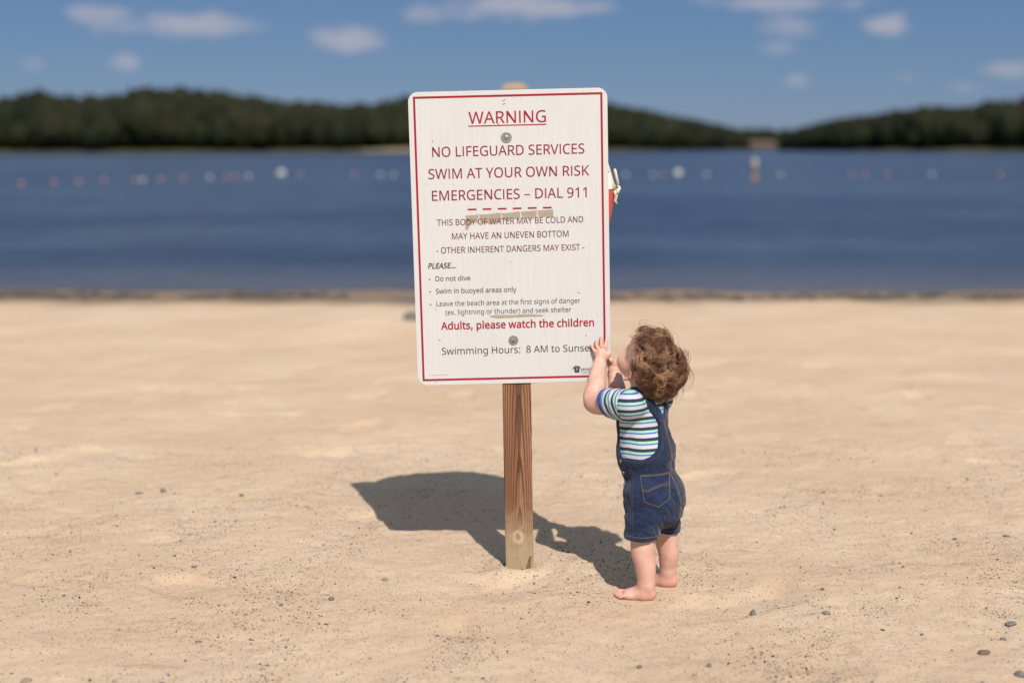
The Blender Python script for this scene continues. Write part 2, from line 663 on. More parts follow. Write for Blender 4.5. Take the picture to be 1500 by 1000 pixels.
def build_far_shore():
    g = Mat('bank_grass', .9, .1)
    g.color(g.mix(g.noise(g.obj(), .12, 4), (.05, .06, .022), (.13, .11, .05)))
    fm = Mat('forest_foliage', .85, .15)
    o = fm.obj()
    t = fm.attr('tint')
    c = fm.ramp(t, [(0, (.010, .012, .006)), (.35, (.015, .018, .007)), (.7, (.021, .024, .009)), (1, (.018, .017, .009))])
    c = fm.mix(fm.rng(fm.noise(o, .9, 3), .4, .7, 0, .6), c, (.008, .010, .006))
    fm.color(c)
    rng = np.random.default_rng(3)
    # skyline heights as angles above the horizon
    lx = [-300, 0, 70, 130, 175, 215, 300, 345, 400, 450, 530, 590, 640, 760, 890, 960, 1000, 1040, 1080, 1110]
    ly = [140, 146, 136, 141, 142, 128, 133, 136, 146, 150, 151, 146, 150, 152, 154, 165, 174, 181, 190, 200]
    rx = [1140, 1165, 1190, 1250, 1290, 1330, 1400, 1450, 1500, 1600, 1800]
    ry = [200, 190, 181, 172, 166, 159, 158, 151, 144, 140, 136]

    def top_of(px, py):
        def fn(x, y):
            X = 750 + x / y * FPX
            return EYE + (212 - np.interp(X, px, py)) / FPX * y
        return fn
    pos = lambda px, d: ((px - 750) / FPX * d * .86, d * .86)
    left = bank('left_bank', [pos(-1400, 520), pos(-350, 470), pos(0, 470), pos(400, 475), pos(700, 490), pos(900, 520), pos(1000, 560), pos(1105, 640)],
                70, 3, g.m, 'low grassy bank under the woods across the lake left and behind the sign')
    forest('left_woods', left, (5, 12, 20, 30), 5.2, top_of(lx, ly), fm.m,
           'dark green woods lining the far shore left and behind the sign', rng)
    right = bank('right_bank', [pos(1135, 560), pos(1250, 480), pos(1400, 440), pos(1600, 420), pos(1850, 410), pos(2500, 430), pos(3400, 520)], 70, 3, g.m,
                 'low bank under the woods across the lake at right')
    forest('right_woods', right, (4, 11, 19, 28), 5.0, top_of(rx, ry), fm.m,
           'dark green woods rising toward the right edge of the far shore', rng)
    gap = bank('bay_bank', [pos(940, 900), pos(1100, 880), pos(1300, 880)], 80, 3, g.m, 'distant bank at the head of the bay')
    forest('bay_woods', gap, (8, 18, 30, 44), 7.5, lambda x, y: EYE + (216 - 192) / FPX * y, fm.m,
           'distant low woods in the gap at the head of the bay', rng)
    # pale strip of beach on the left bank beside the sign
    s = Mat('far_sand', .9, .1)
    s.color(s.mix(s.noise(s.obj(), .3, 3), (.20, .17, .10), (.30, .24, .15)))
    V, F = [], []
    for i, px in enumerate(np.linspace(532, 660, 16)):
        d = np.interp(px, [400, 700], [408.5, 421.4])
        w = 3.2 * min(1, (px - 529) / 60)
        for dd, z in ((-3, -.10), (0, .35), (2.0, .35 + w * .22)):
            V.append(((px - 750) / FPX * (d + dd), d + dd, z + .05))
        if i:
            for j in range(2):
                F.append(((i - 1) * 3 + j, i * 3 + j, i * 3 + j + 1, (i - 1) * 3 + j + 1))
    tag(mesh_obj('far_beach', V, F, s.m), 'pale strip of sand on the far shore just left of the sign', kind='structure')
    # beach house across the bay
    d = 478.
    hx = (1114 - 750) / FPX * d
    h = empty('beach_house', (hx, d, .3), 'small tan building on the far shore in the gap between the woods', 'building')
    wm = flat('tan_wall', (.19, .14, .095), .8, var=.1, scale=.5)
    rm = flat('brown_roof', (.17, .11, .075), .8, var=.15, scale=.6)
    dm = flat('dark_opening', (.05, .04, .04), .6)
    b = MB()
    b.box((0, 0, .9), (8.6, 5, 1.8))
    b.build('wall', wm, h)
    r = MB()
    r.v = [(-4.9, -3.0, 1.8), (4.9, -3.0, 1.8), (4.9, 3.0, 1.8), (-4.9, 3.0, 1.8), (-3.8, 0, 2.7), (3.8, 0, 2.7)]
    r.f = [(0, 1, 5, 4), (1, 2, 5), (2, 3, 4, 5), (3, 0, 4), (3, 2, 1, 0)]
    r.build('roof', rm, h)
    for x in (-3.1, -1.05, 1.05, 3.1):
        q = MB()
        q.box((x, -2.53, .8), (1.0, .1, 1.55))
        q.build('door', dm, h)


build_far_shore()


# ---------------------------------------------------------------- buoys
def buoy_mat(name, c):
    return flat(name, c, .35, .5, var=.06, scale=12)


def build_buoys():
    red = buoy_mat('red_plastic', (.42, .17, .15))
    white = buoy_mat('white_plastic', (.50, .49, .47))
    cream = buoy_mat('cream_plastic', (.44, .41, .34))
    rope = flat('buoy_rope', (.35, .33, .28), .9)
    zw = -.15
    tan = math.tan

    def where(px, py):
        a = rad(PITCH) - math.atan((500 - py) / FPX)
        Y = (EYE - zw) / tan(a)
        ax = Y * math.cos(rad(PITCH)) + (EYE - zw) * math.sin(rad(PITCH))
        return ((px - 750) / FPX * ax, Y, zw)

    def make(kind, r):
        root = bpy.data.objects.new('buoy', None)
        root.empty_display_size = .1
        COL.objects.link(root)
        b = MB()
        n = 9
        b.lathe((0, 0, r * .35), [(max(.02 * r, r * math.sin(math.pi * i / n)), -r * math.cos(math.pi * i / n) * .85) for i in range(n + 1)], 18)
        b.build('float', {'r': red, 'w': white, 'c': cream}[kind], root, True)
        e = MB()
        e.tube([(r * .22 * math.cos(t), 0, r * 1.25 + r * .18 * math.sin(t)) for t in np.linspace(-.6, 3.75, 10)], r * .06, 6)
        e.build('rope_eye', rope, root, True)
        return root

    def dup(o, loc):
        c = o.copy()
        COL.objects.link(c)
        c.location = loc
        for ch in o.children:
            k = ch.copy()
            COL.objects.link(k)
            k.parent = c
        return c
    small = {k: make(k, .10) for k in 'rwc'}
    used = {k: False for k in 'rwc'}
    L = [(31, 267, 'r'), (79, 265, 'r'), (115, 264, 'r'), (152, 263, 'r'), (199, 262.3, 'r'), (209, 262, 'w'), (236, 260.5, 'r'),
         (268, 259.5, 'r'), (307, 258, 'w'), (333, 257, 'r'), (346, 256.7, 'r'), (364, 256.3, 'w'), (440, 254, 'r'),
         (519, 255.3, 'r'), (557, 255, 'w'), (576, 255, 'c')]
    R = [(917, 256, 'w'), (957, 256.5, 'c'), (971, 256.5, 'r'), (1035, 256, 'w'), (1143, 256.5, 'c'),
         (1248, 256, 'r'), (1267, 256.5, 'r'), (1300, 256, 'r'), (1365, 256, 'w'), (1465, 256.5, 'r')]
    ordw = ['first', 'second', 'third', 'fourth', 'fifth', 'sixth', 'seventh', 'eighth', 'ninth', 'tenth', 'eleventh']
    cn = {'r': 'red', 'w': 'white', 'c': 'cream'}
    for side, lst in (('left', L), ('right', R)):
        cnt = {'r': 0, 'w': 0, 'c': 0}
        tot = {k: sum(1 for q in lst if q[2] == k) for k in 'rwc'}
        for px, py, k in lst:
            p = where(px, py + 2)
            if not used[k]:
                used[k] = True
                o = small[k]
                o.location = p
            else:
                o = dup(small[k], p)
            which = 'the only %s one' % cn[k] if tot[k] == 1 else ordw[cnt[k]] + ' of its colour'
            cnt[k] += 1
            tag(o, 'small %s float on the water %s of the sign, %s' % (cn[k], side, which), 'buoy',
                'floats marking the swimming area')
    for px, py, lab in ((412, 253, 'large bright white float on the water left of the sign, brightest of that side'),
                        (993, 254, 'large bright white float on the water close to the right of the sign')):
        o = make('w', .23)
        o.location = where(px, py + 3)
        tag(o, lab, 'buoy', 'floats marking the swimming area')
    # upright marker buoy
    p = where(1105, 263)
    root = empty('marker_buoy', p, 'tall upright cream and orange marker buoy standing out of the water at right', 'buoy',
                 'floats marking the swimming area')
    orange = buoy_mat('orange_plastic', (.38, .21, .13))
    a = MB()
    a.lathe((0, 0, 0), [(.05, -.25), (.15, -.2), (.16, 0), (.15, .10), (.121, .18)], 20)
    a.build('float_collar', orange, root, True)
    a = MB()
    a.lathe((0, 0, 0), [(.12, .15), (.12, .82), (.10, .90), (.03, .93)], 20)
    a.build('column', cream, root, True)
    a = MB()
    a.lathe((0, 0, 0), [(.124, .52), (.126, .525), (.126, .60), (.124, .605)], 20)
    a.build('band', orange, root, True)


build_buoys()


# ---------------------------------------------------------------- lettering
GLYPHS = {' ':[260,[]],'(':[300,[[187,-158,141,-97,104,-30,76,41,56,117,44,194,40,274,44,354,56,433,76,510,104,583,141,651,187,714,270,714,227,649,192,580,165,507,145,431,133,354,129,275,133,198,145,122,165,47,192,-25,227,-93,269,-158]]],')':[300,[[31,-158,73,-93,108,-25,135,47,155,122,167,198,171,275,167,354,155,431,135,507,108,580,73,649,30,714,113,714,159,651,196,583,225,510,244,433,256,354,260,274,256,194,244,117,225,41,196,-30,159,-97,113,-158]]],',':[268,[[41,-129,70,-4,91,116,185,116,192,105,155,-11,106,-129]]],'-':[322,[[40,229,40,307,282,307,282,229]]],'.':[268,[[133,-14,90,2,76,23,72,54,76,86,90,106,133,121,178,106,191,86,196,54,191,23,178,2]]],'1':[572,[[269,0,269,499,270,568,273,622,244,595,211,567,135,505,89,564,282,714,355,714,355,0]]],'8':[572,[[288,-10,217,-4,158,12,111,40,77,79,56,126,49,182,54,228,70,267,124,329,197,373,149,406,109,446,81,494,72,554,79,605,100,647,133,680,176,704,227,719,285,724,344,719,395,704,439,680,472,646,492,604,499,553,494,513,480,478,431,422,363,378,443,331,501,269,517,231,522,185,515,129,494,82,459,42,411,13,354,-4],[289,412,376,465,403,502,412,550,403,594,377,626,336,646,284,653,234,646,193,626,167,594,158,550,162,516,176,488,223,446],[286,60,350,69,398,94,426,134,436,184,426,232,395,270,347,303,286,331,270,337,212,307,170,273,144,231,135,181,144,133,172,94,219,69]]],'9':[572,[[192,-10,145,-8,102,0,102,75,190,62,254,68,306,85,346,112,378,147,401,190,417,240,431,350,425,350,398,318,362,291,314,273,255,267,198,273,148,292,107,323,75,366,56,420,50,483,53,531,63,574,79,612,113,660,158,695,214,717,278,724,343,715,401,690,435,663,464,628,488,585,506,535,516,476,520,409,506,258,495,209,479,164,457,123,431,85,397,53,358,26,310,6,255,-6],[274,336,319,341,357,356,388,378,412,405,426,436,431,467,414,552,393,591,363,622,325,643,278,650,222,640,177,609,155,577,141,535,137,484,145,422,171,375,213,346]]],':':[268,[[133,414,90,430,76,451,72,482,77,514,90,535,133,550,178,535,191,514,196,482,191,451,178,430],[133,-14,90,2,76,23,72,54,76,86,90,106,133,121,178,106,191,86,196,54,191,23,178,2]]],'A':[639,[[0,0,279,717,360,717,638,0,545,0,459,221,176,221,91,0],[206,301,432,301,352,517,342,546,328,590,318,624,302,563,287,517]]],'B':[650,[[97,0,97,714,301,714,383,710,451,696,504,675,542,642,564,596,572,537,563,479,537,432,494,398,436,379,436,374,518,348,550,325,575,294,591,254,596,203,589,143,566,93,529,53,480,24,419,6,348,0],[187,410,319,410,397,417,445,439,470,476,479,527,469,578,438,611,404,626,360,634,305,637,187,637],[187,76,331,76,388,80,432,92,463,113,491,156,500,210,490,261,462,301,429,320,383,331,324,335,187,335]]],'C':[632,[[389,-10,320,-5,260,10,207,35,162,69,126,112,98,163,77,222,65,287,61,358,65,427,79,491,101,549,131,599,170,642,217,678,272,703,334,719,404,724,476,719,542,705,601,682,565,606,492,633,403,645,332,636,271,611,222,568,185,510,163,440,156,357,163,274,183,204,217,147,265,103,327,78,402,69,491,77,573,97,573,19,490,-3]]],'D':[730,[[97,0,97,714,317,714,386,710,448,696,504,674,553,643,593,604,626,557,650,501,664,436,669,364,658,253,625,162,570,92,496,41,405,10,296,0],[187,77,284,77,445,109,542,203,574,361,566,448,543,518,504,570,450,607,384,630,304,637,187,637]]],'E':[556,[[97,0,97,714,496,714,496,635,187,635,187,412,478,412,478,334,187,334,187,79,496,79,496,0]]],'F':[519,[[97,0,97,714,496,714,496,635,187,635,187,382,477,382,477,303,187,303,187,0]]],'G':[728,[[403,-10,333,-5,271,10,216,35,169,68,131,111,101,162,79,220,65,285,61,357,66,428,81,493,105,551,139,602,181,644,232,679,290,704,357,719,431,724,545,713,644,682,610,604,525,633,426,645,347,636,280,611,226,568,187,510,163,440,155,357,158,302,167,252,182,206,204,166,233,132,269,105,312,84,364,72,424,68,504,73,564,85,564,297,407,297,407,377,654,377,654,27,537,-1]]],'H':[741,[[97,0,97,714,187,714,187,412,553,412,553,714,643,714,643,0,553,0,553,333,187,333,187,0]]],'I':[339,[[40,0,40,52,124,71,124,642,40,662,40,714,298,714,298,662,214,642,214,71,298,52,298,0]]],'K':[619,[[97,0,97,714,187,714,187,362,249,430,310,498,503,714,608,714,325,403,619,0,513,0,260,341,187,277,187,0]]],'L':[524,[[97,0,97,714,187,714,187,80,499,80,499,0]]],'M':[907,[[97,0,97,714,230,714,450,129,454,129,678,714,810,714,810,0,721,0,721,439,723,542,728,625,724,625,486,0,412,0,177,626,173,626,178,543,180,433,180,0]]],'N':[760,[[97,0,97,714,201,714,582,123,586,123,584,171,581,241,579,311,579,714,663,714,663,0,558,0,176,593,172,593,178,506,180,399,180,0]]],'O':[781,[[391,-10,321,-5,260,10,206,36,162,71,125,114,97,165,77,223,65,288,61,359,65,429,77,493,97,551,125,602,162,644,206,679,260,705,322,720,392,725,460,720,520,705,572,680,617,645,654,602,683,552,703,493,716,429,720,358,716,287,703,223,683,165,654,114,617,71,572,36,519,10,459,-5],[391,68,465,77,524,102,569,145,600,204,619,274,625,358,619,441,600,512,569,569,524,612,465,638,392,646,318,638,259,612,213,569,182,512,162,441,156,358,162,274,181,204,213,145,258,102,317,77]]],'P':[605,[[97,0,97,714,286,714,371,708,439,690,490,659,526,617,547,566,554,504,547,447,528,393,492,347,439,310,392,292,335,282,269,278,187,278,187,0],[187,355,259,355,321,359,372,370,411,388,448,432,461,500,450,560,417,603,382,622,336,633,278,637,187,637]]],'R':[622,[[97,0,97,714,294,714,375,708,440,692,490,664,526,624,547,573,554,511,549,459,533,416,509,382,479,356,411,320,607,0,502,0,329,295,187,295,187,0],[187,371,294,371,347,375,389,386,421,406,451,448,461,507,450,567,419,607,386,623,343,633,289,636,187,636]]],'S':[549,[[247,-10,136,-1,51,24,51,110,141,81,251,68,321,76,372,99,402,136,412,183,397,242,346,286,244,330,188,354,142,381,107,411,81,447,65,491,60,542,67,595,89,640,124,675,170,702,225,719,288,724,396,713,485,684,457,607,376,634,286,645,227,638,185,617,160,583,151,541,166,481,215,438,307,397,414,347,452,318,479,284,496,242,502,191,494,132,471,83,433,43,382,14,320,-4]]],'T':[556,[[233,0,233,635,10,635,10,714,545,714,545,635,323,635,323,0]]],'U':[731,[[362,-10,280,-2,213,22,159,62,121,116,98,180,90,254,90,714,180,714,180,251,185,197,201,152,226,116,263,89,310,73,367,68,426,74,473,91,508,119,532,157,546,201,551,252,551,714,640,714,640,252,637,204,627,160,610,119,587,82,556,50,519,25,474,5,422,-6]]],'V':[600,[[255,0,0,714,94,714,255,256,282,174,300,100,318,174,345,258,505,714,600,714,345,0]]],'W':[930,[[201,0,12,714,106,714,217,278,238,189,251,108,266,193,289,283,415,714,508,714,639,280,663,189,678,108,692,189,713,279,823,714,917,714,727,0,636,0,497,468,481,526,468,577,461,609,451,553,427,465,292,0]]],'X':[586,[[4,0,241,372,19,714,119,714,294,434,470,714,565,714,344,374,582,0,480,0,291,310,99,0]]],'Y':[566,[[238,0,238,273,0,714,98,714,283,363,469,714,566,714,328,277,328,0]]],'a':[561,[[215,-10,148,0,94,29,58,78,46,149,53,198,74,239,109,273,159,297,223,313,303,320,394,323,394,355,387,412,365,448,330,468,283,474,203,462,132,433,105,499,188,532,288,545,348,540,396,526,433,502,459,468,475,422,480,365,480,0,416,0,399,76,395,76,359,38,322,11,276,-5],[235,61,297,70,348,99,382,146,393,214,393,262,314,259,254,254,208,243,176,227,147,193,137,148,144,109,165,82,196,66]]],'b':[615,[[339,-10,282,-4,236,13,200,38,173,68,166,68,148,0,85,0,85,760,173,760,173,575,172,512,168,465,173,465,200,496,236,522,282,539,339,545,401,537,455,514,500,476,533,422,553,352,560,268,553,184,533,114,499,60,454,21,401,-2],[326,63,389,76,433,116,453,157,465,208,469,269,453,382,405,449,324,472,252,460,206,423,188,384,177,334,173,271,173,267,177,206,187,156,205,115,233,86,274,69]]],'c':[480,[[300,-10,233,-3,174,19,124,56,87,109,69,153,59,205,55,265,59,327,70,381,88,426,127,480,178,517,217,533,260,543,306,546,385,537,447,517,420,444,364,461,304,469,216,446,164,379,146,266,150,206,163,157,184,117,232,79,299,66,376,75,438,97,438,19,379,-2]]],'d':[615,[[275,-10,213,-2,159,21,115,59,82,113,62,183,55,267,62,351,82,421,115,476,160,515,214,538,276,546,332,540,378,523,442,467,448,467,445,505,442,546,442,760,530,760,530,0,459,0,446,72,442,72,414,41,378,14,332,-4],[289,63,361,75,408,109,428,146,439,193,443,250,443,266,439,328,428,379,410,420,382,449,341,467,288,473,226,459,182,416,162,375,150,324,146,265,150,206,162,156,182,116,226,76]]],'e':[564,[[313,-10,264,-7,219,4,178,21,126,60,88,113,69,158,59,208,55,264,58,320,68,370,85,415,120,471,168,512,225,538,292,546,356,539,411,516,454,480,487,431,501,393,510,351,513,304,513,251,146,251,152,195,168,149,193,113,226,86,268,70,317,65,407,75,489,102,489,25,408,-2],[148,321,421,321,413,383,390,431,349,463,291,474,235,464,192,433,162,385]]],'f':[344,[[109,0,109,468,15,468,15,509,109,539,109,570,114,633,129,683,155,720,190,745,232,760,283,765,342,760,387,747,364,678,327,688,284,693,246,686,218,664,202,626,197,571,197,536,332,536,332,468,197,468,197,0]]],'g':[615,[[290,-240,216,-236,152,-225,97,-206,97,-125,154,-148,220,-162,295,-167,357,-157,404,-127,433,-79,443,-16,443,5,444,39,446,71,442,71,400,26,344,-1,276,-10,212,-2,158,22,113,63,81,118,62,186,55,267,61,346,81,414,113,471,157,512,211,538,275,546,325,541,371,526,410,501,443,465,448,465,460,536,530,536,530,-9,524,-79,504,-137,471,-182,425,-214,365,-234],[289,62,359,73,407,106,428,140,440,187,444,246,444,267,440,333,427,386,406,424,357,460,287,472,228,459,183,419,162,378,150,327,146,266,150,205,162,155,182,115,227,75]]],'h':[618,[[85,0,85,760,173,760,173,537,168,462,174,462,205,498,245,524,291,540,341,545,401,540,450,524,488,498,515,461,532,411,537,349,537,0,450,0,450,343,437,415,397,458,330,472,276,466,235,450,206,422,188,383,177,335,173,277,173,0]]],'i':[258,[[130,625,93,639,82,657,78,681,82,706,93,723,130,737,166,723,177,706,181,681,177,656,166,639],[85,0,85,536,173,536,173,0]]],'k':[534,[[85,0,85,760,172,760,172,363,171,321,168,276,172,276,190,299,214,330,236,355,407,536,510,536,293,307,525,0,419,0,233,250,172,197,172,0]]],'l':[258,[[85,0,85,760,173,760,173,0]]],'m':[935,[[85,0,85,536,156,536,169,463,174,463,203,500,242,526,285,541,332,546,406,536,461,506,496,456,501,456,533,496,575,524,622,541,673,546,729,541,774,525,809,500,834,462,849,412,854,349,854,0,767,0,767,345,755,416,719,458,658,472,591,461,546,427,528,392,517,349,513,296,513,0,426,0,426,345,414,416,377,458,316,472,248,460,204,422,187,384,176,336,173,278,173,0]]],'n':[618,[[85,0,85,536,156,536,169,463,174,463,205,500,246,526,293,541,343,546,402,541,450,525,488,500,515,462,532,412,537,349,537,0,450,0,450,343,437,415,397,458,330,472,277,466,236,450,207,422,188,384,177,336,173,278,173,0]]],'o':[605,[[301,-10,255,-6,213,4,175,22,125,62,87,117,69,162,59,213,55,269,62,351,85,419,122,474,172,514,233,538,304,546,351,542,394,532,432,513,482,474,520,420,537,375,547,325,551,269,543,187,521,118,484,63,433,22,372,-2],[303,63,352,69,392,88,422,119,443,160,456,210,460,269,456,328,443,377,422,418,392,448,352,466,302,472,252,466,213,448,183,418,162,377,150,328,146,269,150,210,163,160,184,119,213,88,253,69]]],'p':[615,[[85,-240,85,536,157,536,169,463,173,463,201,495,236,522,281,540,340,546,402,538,455,515,500,477,533,423,553,354,560,269,553,185,533,116,500,61,455,22,401,-2,339,-10,282,-4,237,14,173,68,167,68,171,25,173,-20,173,-240],[326,63,371,70,406,90,434,122,454,164,469,270,465,327,453,376,433,417,388,458,324,472,254,461,209,426,190,390,178,343,173,286,173,269,177,208,187,157,205,117,233,87,274,69]]],'r':[413,[[85,0,85,536,157,536,167,438,171,438,201,479,238,514,283,538,335,546,368,545,398,540,387,459,359,464,329,466,289,460,252,444,220,417,194,381,178,337,173,286,173,0]]],'s':[479,[[220,-10,123,-1,52,24,52,104,129,75,222,61,280,66,319,83,342,108,349,140,338,176,299,208,217,244,128,284,71,332,56,364,51,404,65,464,107,509,147,530,196,542,252,546,343,536,423,510,393,440,322,464,246,474,198,470,164,456,142,436,135,409,148,372,192,342,273,307,360,267,415,219,429,187,434,148,428,100,408,61,376,30,333,8,281,-6]]],'t':[361,[[249,-10,172,4,139,24,114,55,97,98,92,156,92,468,16,468,16,510,93,545,128,659,180,659,180,536,335,536,335,468,180,468,180,158,186,115,204,86,230,68,264,62,305,66,339,73,339,6,299,-5]]],'u':[618,[[274,-10,215,-5,166,11,128,36,101,74,84,123,79,185,79,536,168,536,168,191,181,120,221,77,287,63,340,69,381,85,411,113,430,151,441,199,445,257,445,536,533,536,533,0,461,0,448,71,444,71,413,35,372,9,325,-5]]],'v':[508,[[203,0,0,536,94,536,208,220,225,171,241,119,251,78,255,78,266,120,283,172,300,220,414,536,508,536,304,0]]],'w':[786,[[158,1,11,537,102,537,176,251,197,164,211,91,215,91,225,133,237,186,251,235,346,537,442,537,534,235,555,161,570,92,574,92,587,161,610,251,685,537,775,537,626,1,523,1,431,303,408,383,394,445,390,445,377,383,354,302,258,1]]],'x':[529,[[18,0,212,274,27,536,127,536,265,334,402,536,501,536,316,274,511,0,411,0,265,214,117,0]]],'y':[510,[[84,-240,42,-238,11,-232,11,-162,37,-166,70,-168,112,-161,144,-142,169,-112,189,-73,217,-2,1,536,95,536,211,231,238,155,256,85,260,85,278,151,306,232,415,536,510,536,279,-74,258,-121,234,-162,206,-195,173,-220,132,-235]]],'–':[600,[[95,0,95,714,505,714,505,0],[146,51,455,51,455,663,146,663]]]}


def text_mesh(name, s, u, v, width, cap, mat, parent, y, bold=False, slant=0.0):
    """outline letters set on a baseline, scaled to the given width and capital height"""
    cu = bpy.data.curves.new(name, 'CURVE')
    cu.dimensions = '2D'
    cu.fill_mode = 'BOTH'
    adv = 0
    polys = []
    for ch in s:
        a, cs = GLYPHS[ch]
        if ch == 'I' and len(cs[0]) > 16:      # plain upright I without serifs
            a, cs = 279, [[98, 0, 98, 714, 181, 714, 181, 0]]
        if ch == 'M':                          # plain capital with splay-free stems
            cs = [[98, 0, 98, 714, 222, 714, 453, 135, 686, 714, 808, 714, 808, 0, 724, 0, 724, 600, 487, 0, 416, 0, 180, 600, 180, 0]]
        if ch == '–':
            a, cs = 500, [[40, 250, 40, 312, 460, 312, 460, 250]]
        for c in cs:
            polys.append([(c[i] + adv, c[i + 1]) for i in range(0, len(c), 2)])
        adv += a + (8 if bold else 0)
    x0 = min(p[0] for q in polys for p in q)
    x1 = max(p[0] for q in polys for p in q)
    sx_, sy_ = width / (x1 - x0), cap / 714
    grow_ = 24 if bold else (0 if 'g' in s else 5)
    if grow_:                    # thicken the outline, mitres kept short
        fat = []
        for q in polys:
            n = len(q)
            o = []
            for i in range(n):
                p0, p1, p2 = Vector(q[i - 1]), Vector(q[i]), Vector(q[(i + 1) % n])
                d0, d1 = (p1 - p0).normalized(), (p2 - p1).normalized()
                n0, n1 = Vector((-d0.y, d0.x)), Vector((-d1.y, d1.x))
                m_ = n0 + n1
                m_ = m_.normalized() * min(1.5, 1 / max(.4, m_.length / 2)) if m_.length > 1e-3 else n0
                o.append(tuple(p1 + m_ * grow_))
            fat.append(o)
        polys = fat
    for q in polys:
        sp = cu.splines.new('POLY')
        sp.points.add(len(q) - 1)
        for p, (x, yy) in zip(sp.points, q):
            p.co = (u + (x - x0) * sx_ + slant * yy * sy_, v + yy * sy_, 0, 1)
        sp.use_cyclic_u = True
    cu.extrude = .00015
    tmp = bpy.data.objects.new(name, cu)
    COL.objects.link(tmp)
    dg = bpy.context.evaluated_depsgraph_get()
    me = bpy.data.meshes.new_from_object(tmp.evaluated_get(dg))
    me.name = name
    bpy.data.objects.remove(tmp)
    co = np.zeros(len(me.vertices) * 3, np.float32)
    me.vertices.foreach_get('co', co)
    co = co.reshape(-1, 3)
    new = np.stack([co[:, 0], y - co[:, 2], co[:, 1]], -1)
    me.vertices.foreach_set('co', new.ravel())
    me.update()
    me.materials.clear()
    me.materials.append(mat)
    o = bpy.data.objects.new(name, me)
    COL.objects.link(o)
    o.parent = parent
    return o


SIGN_ROLL = rad(-0.8)
SIGN_LEAN = rad(1.5)


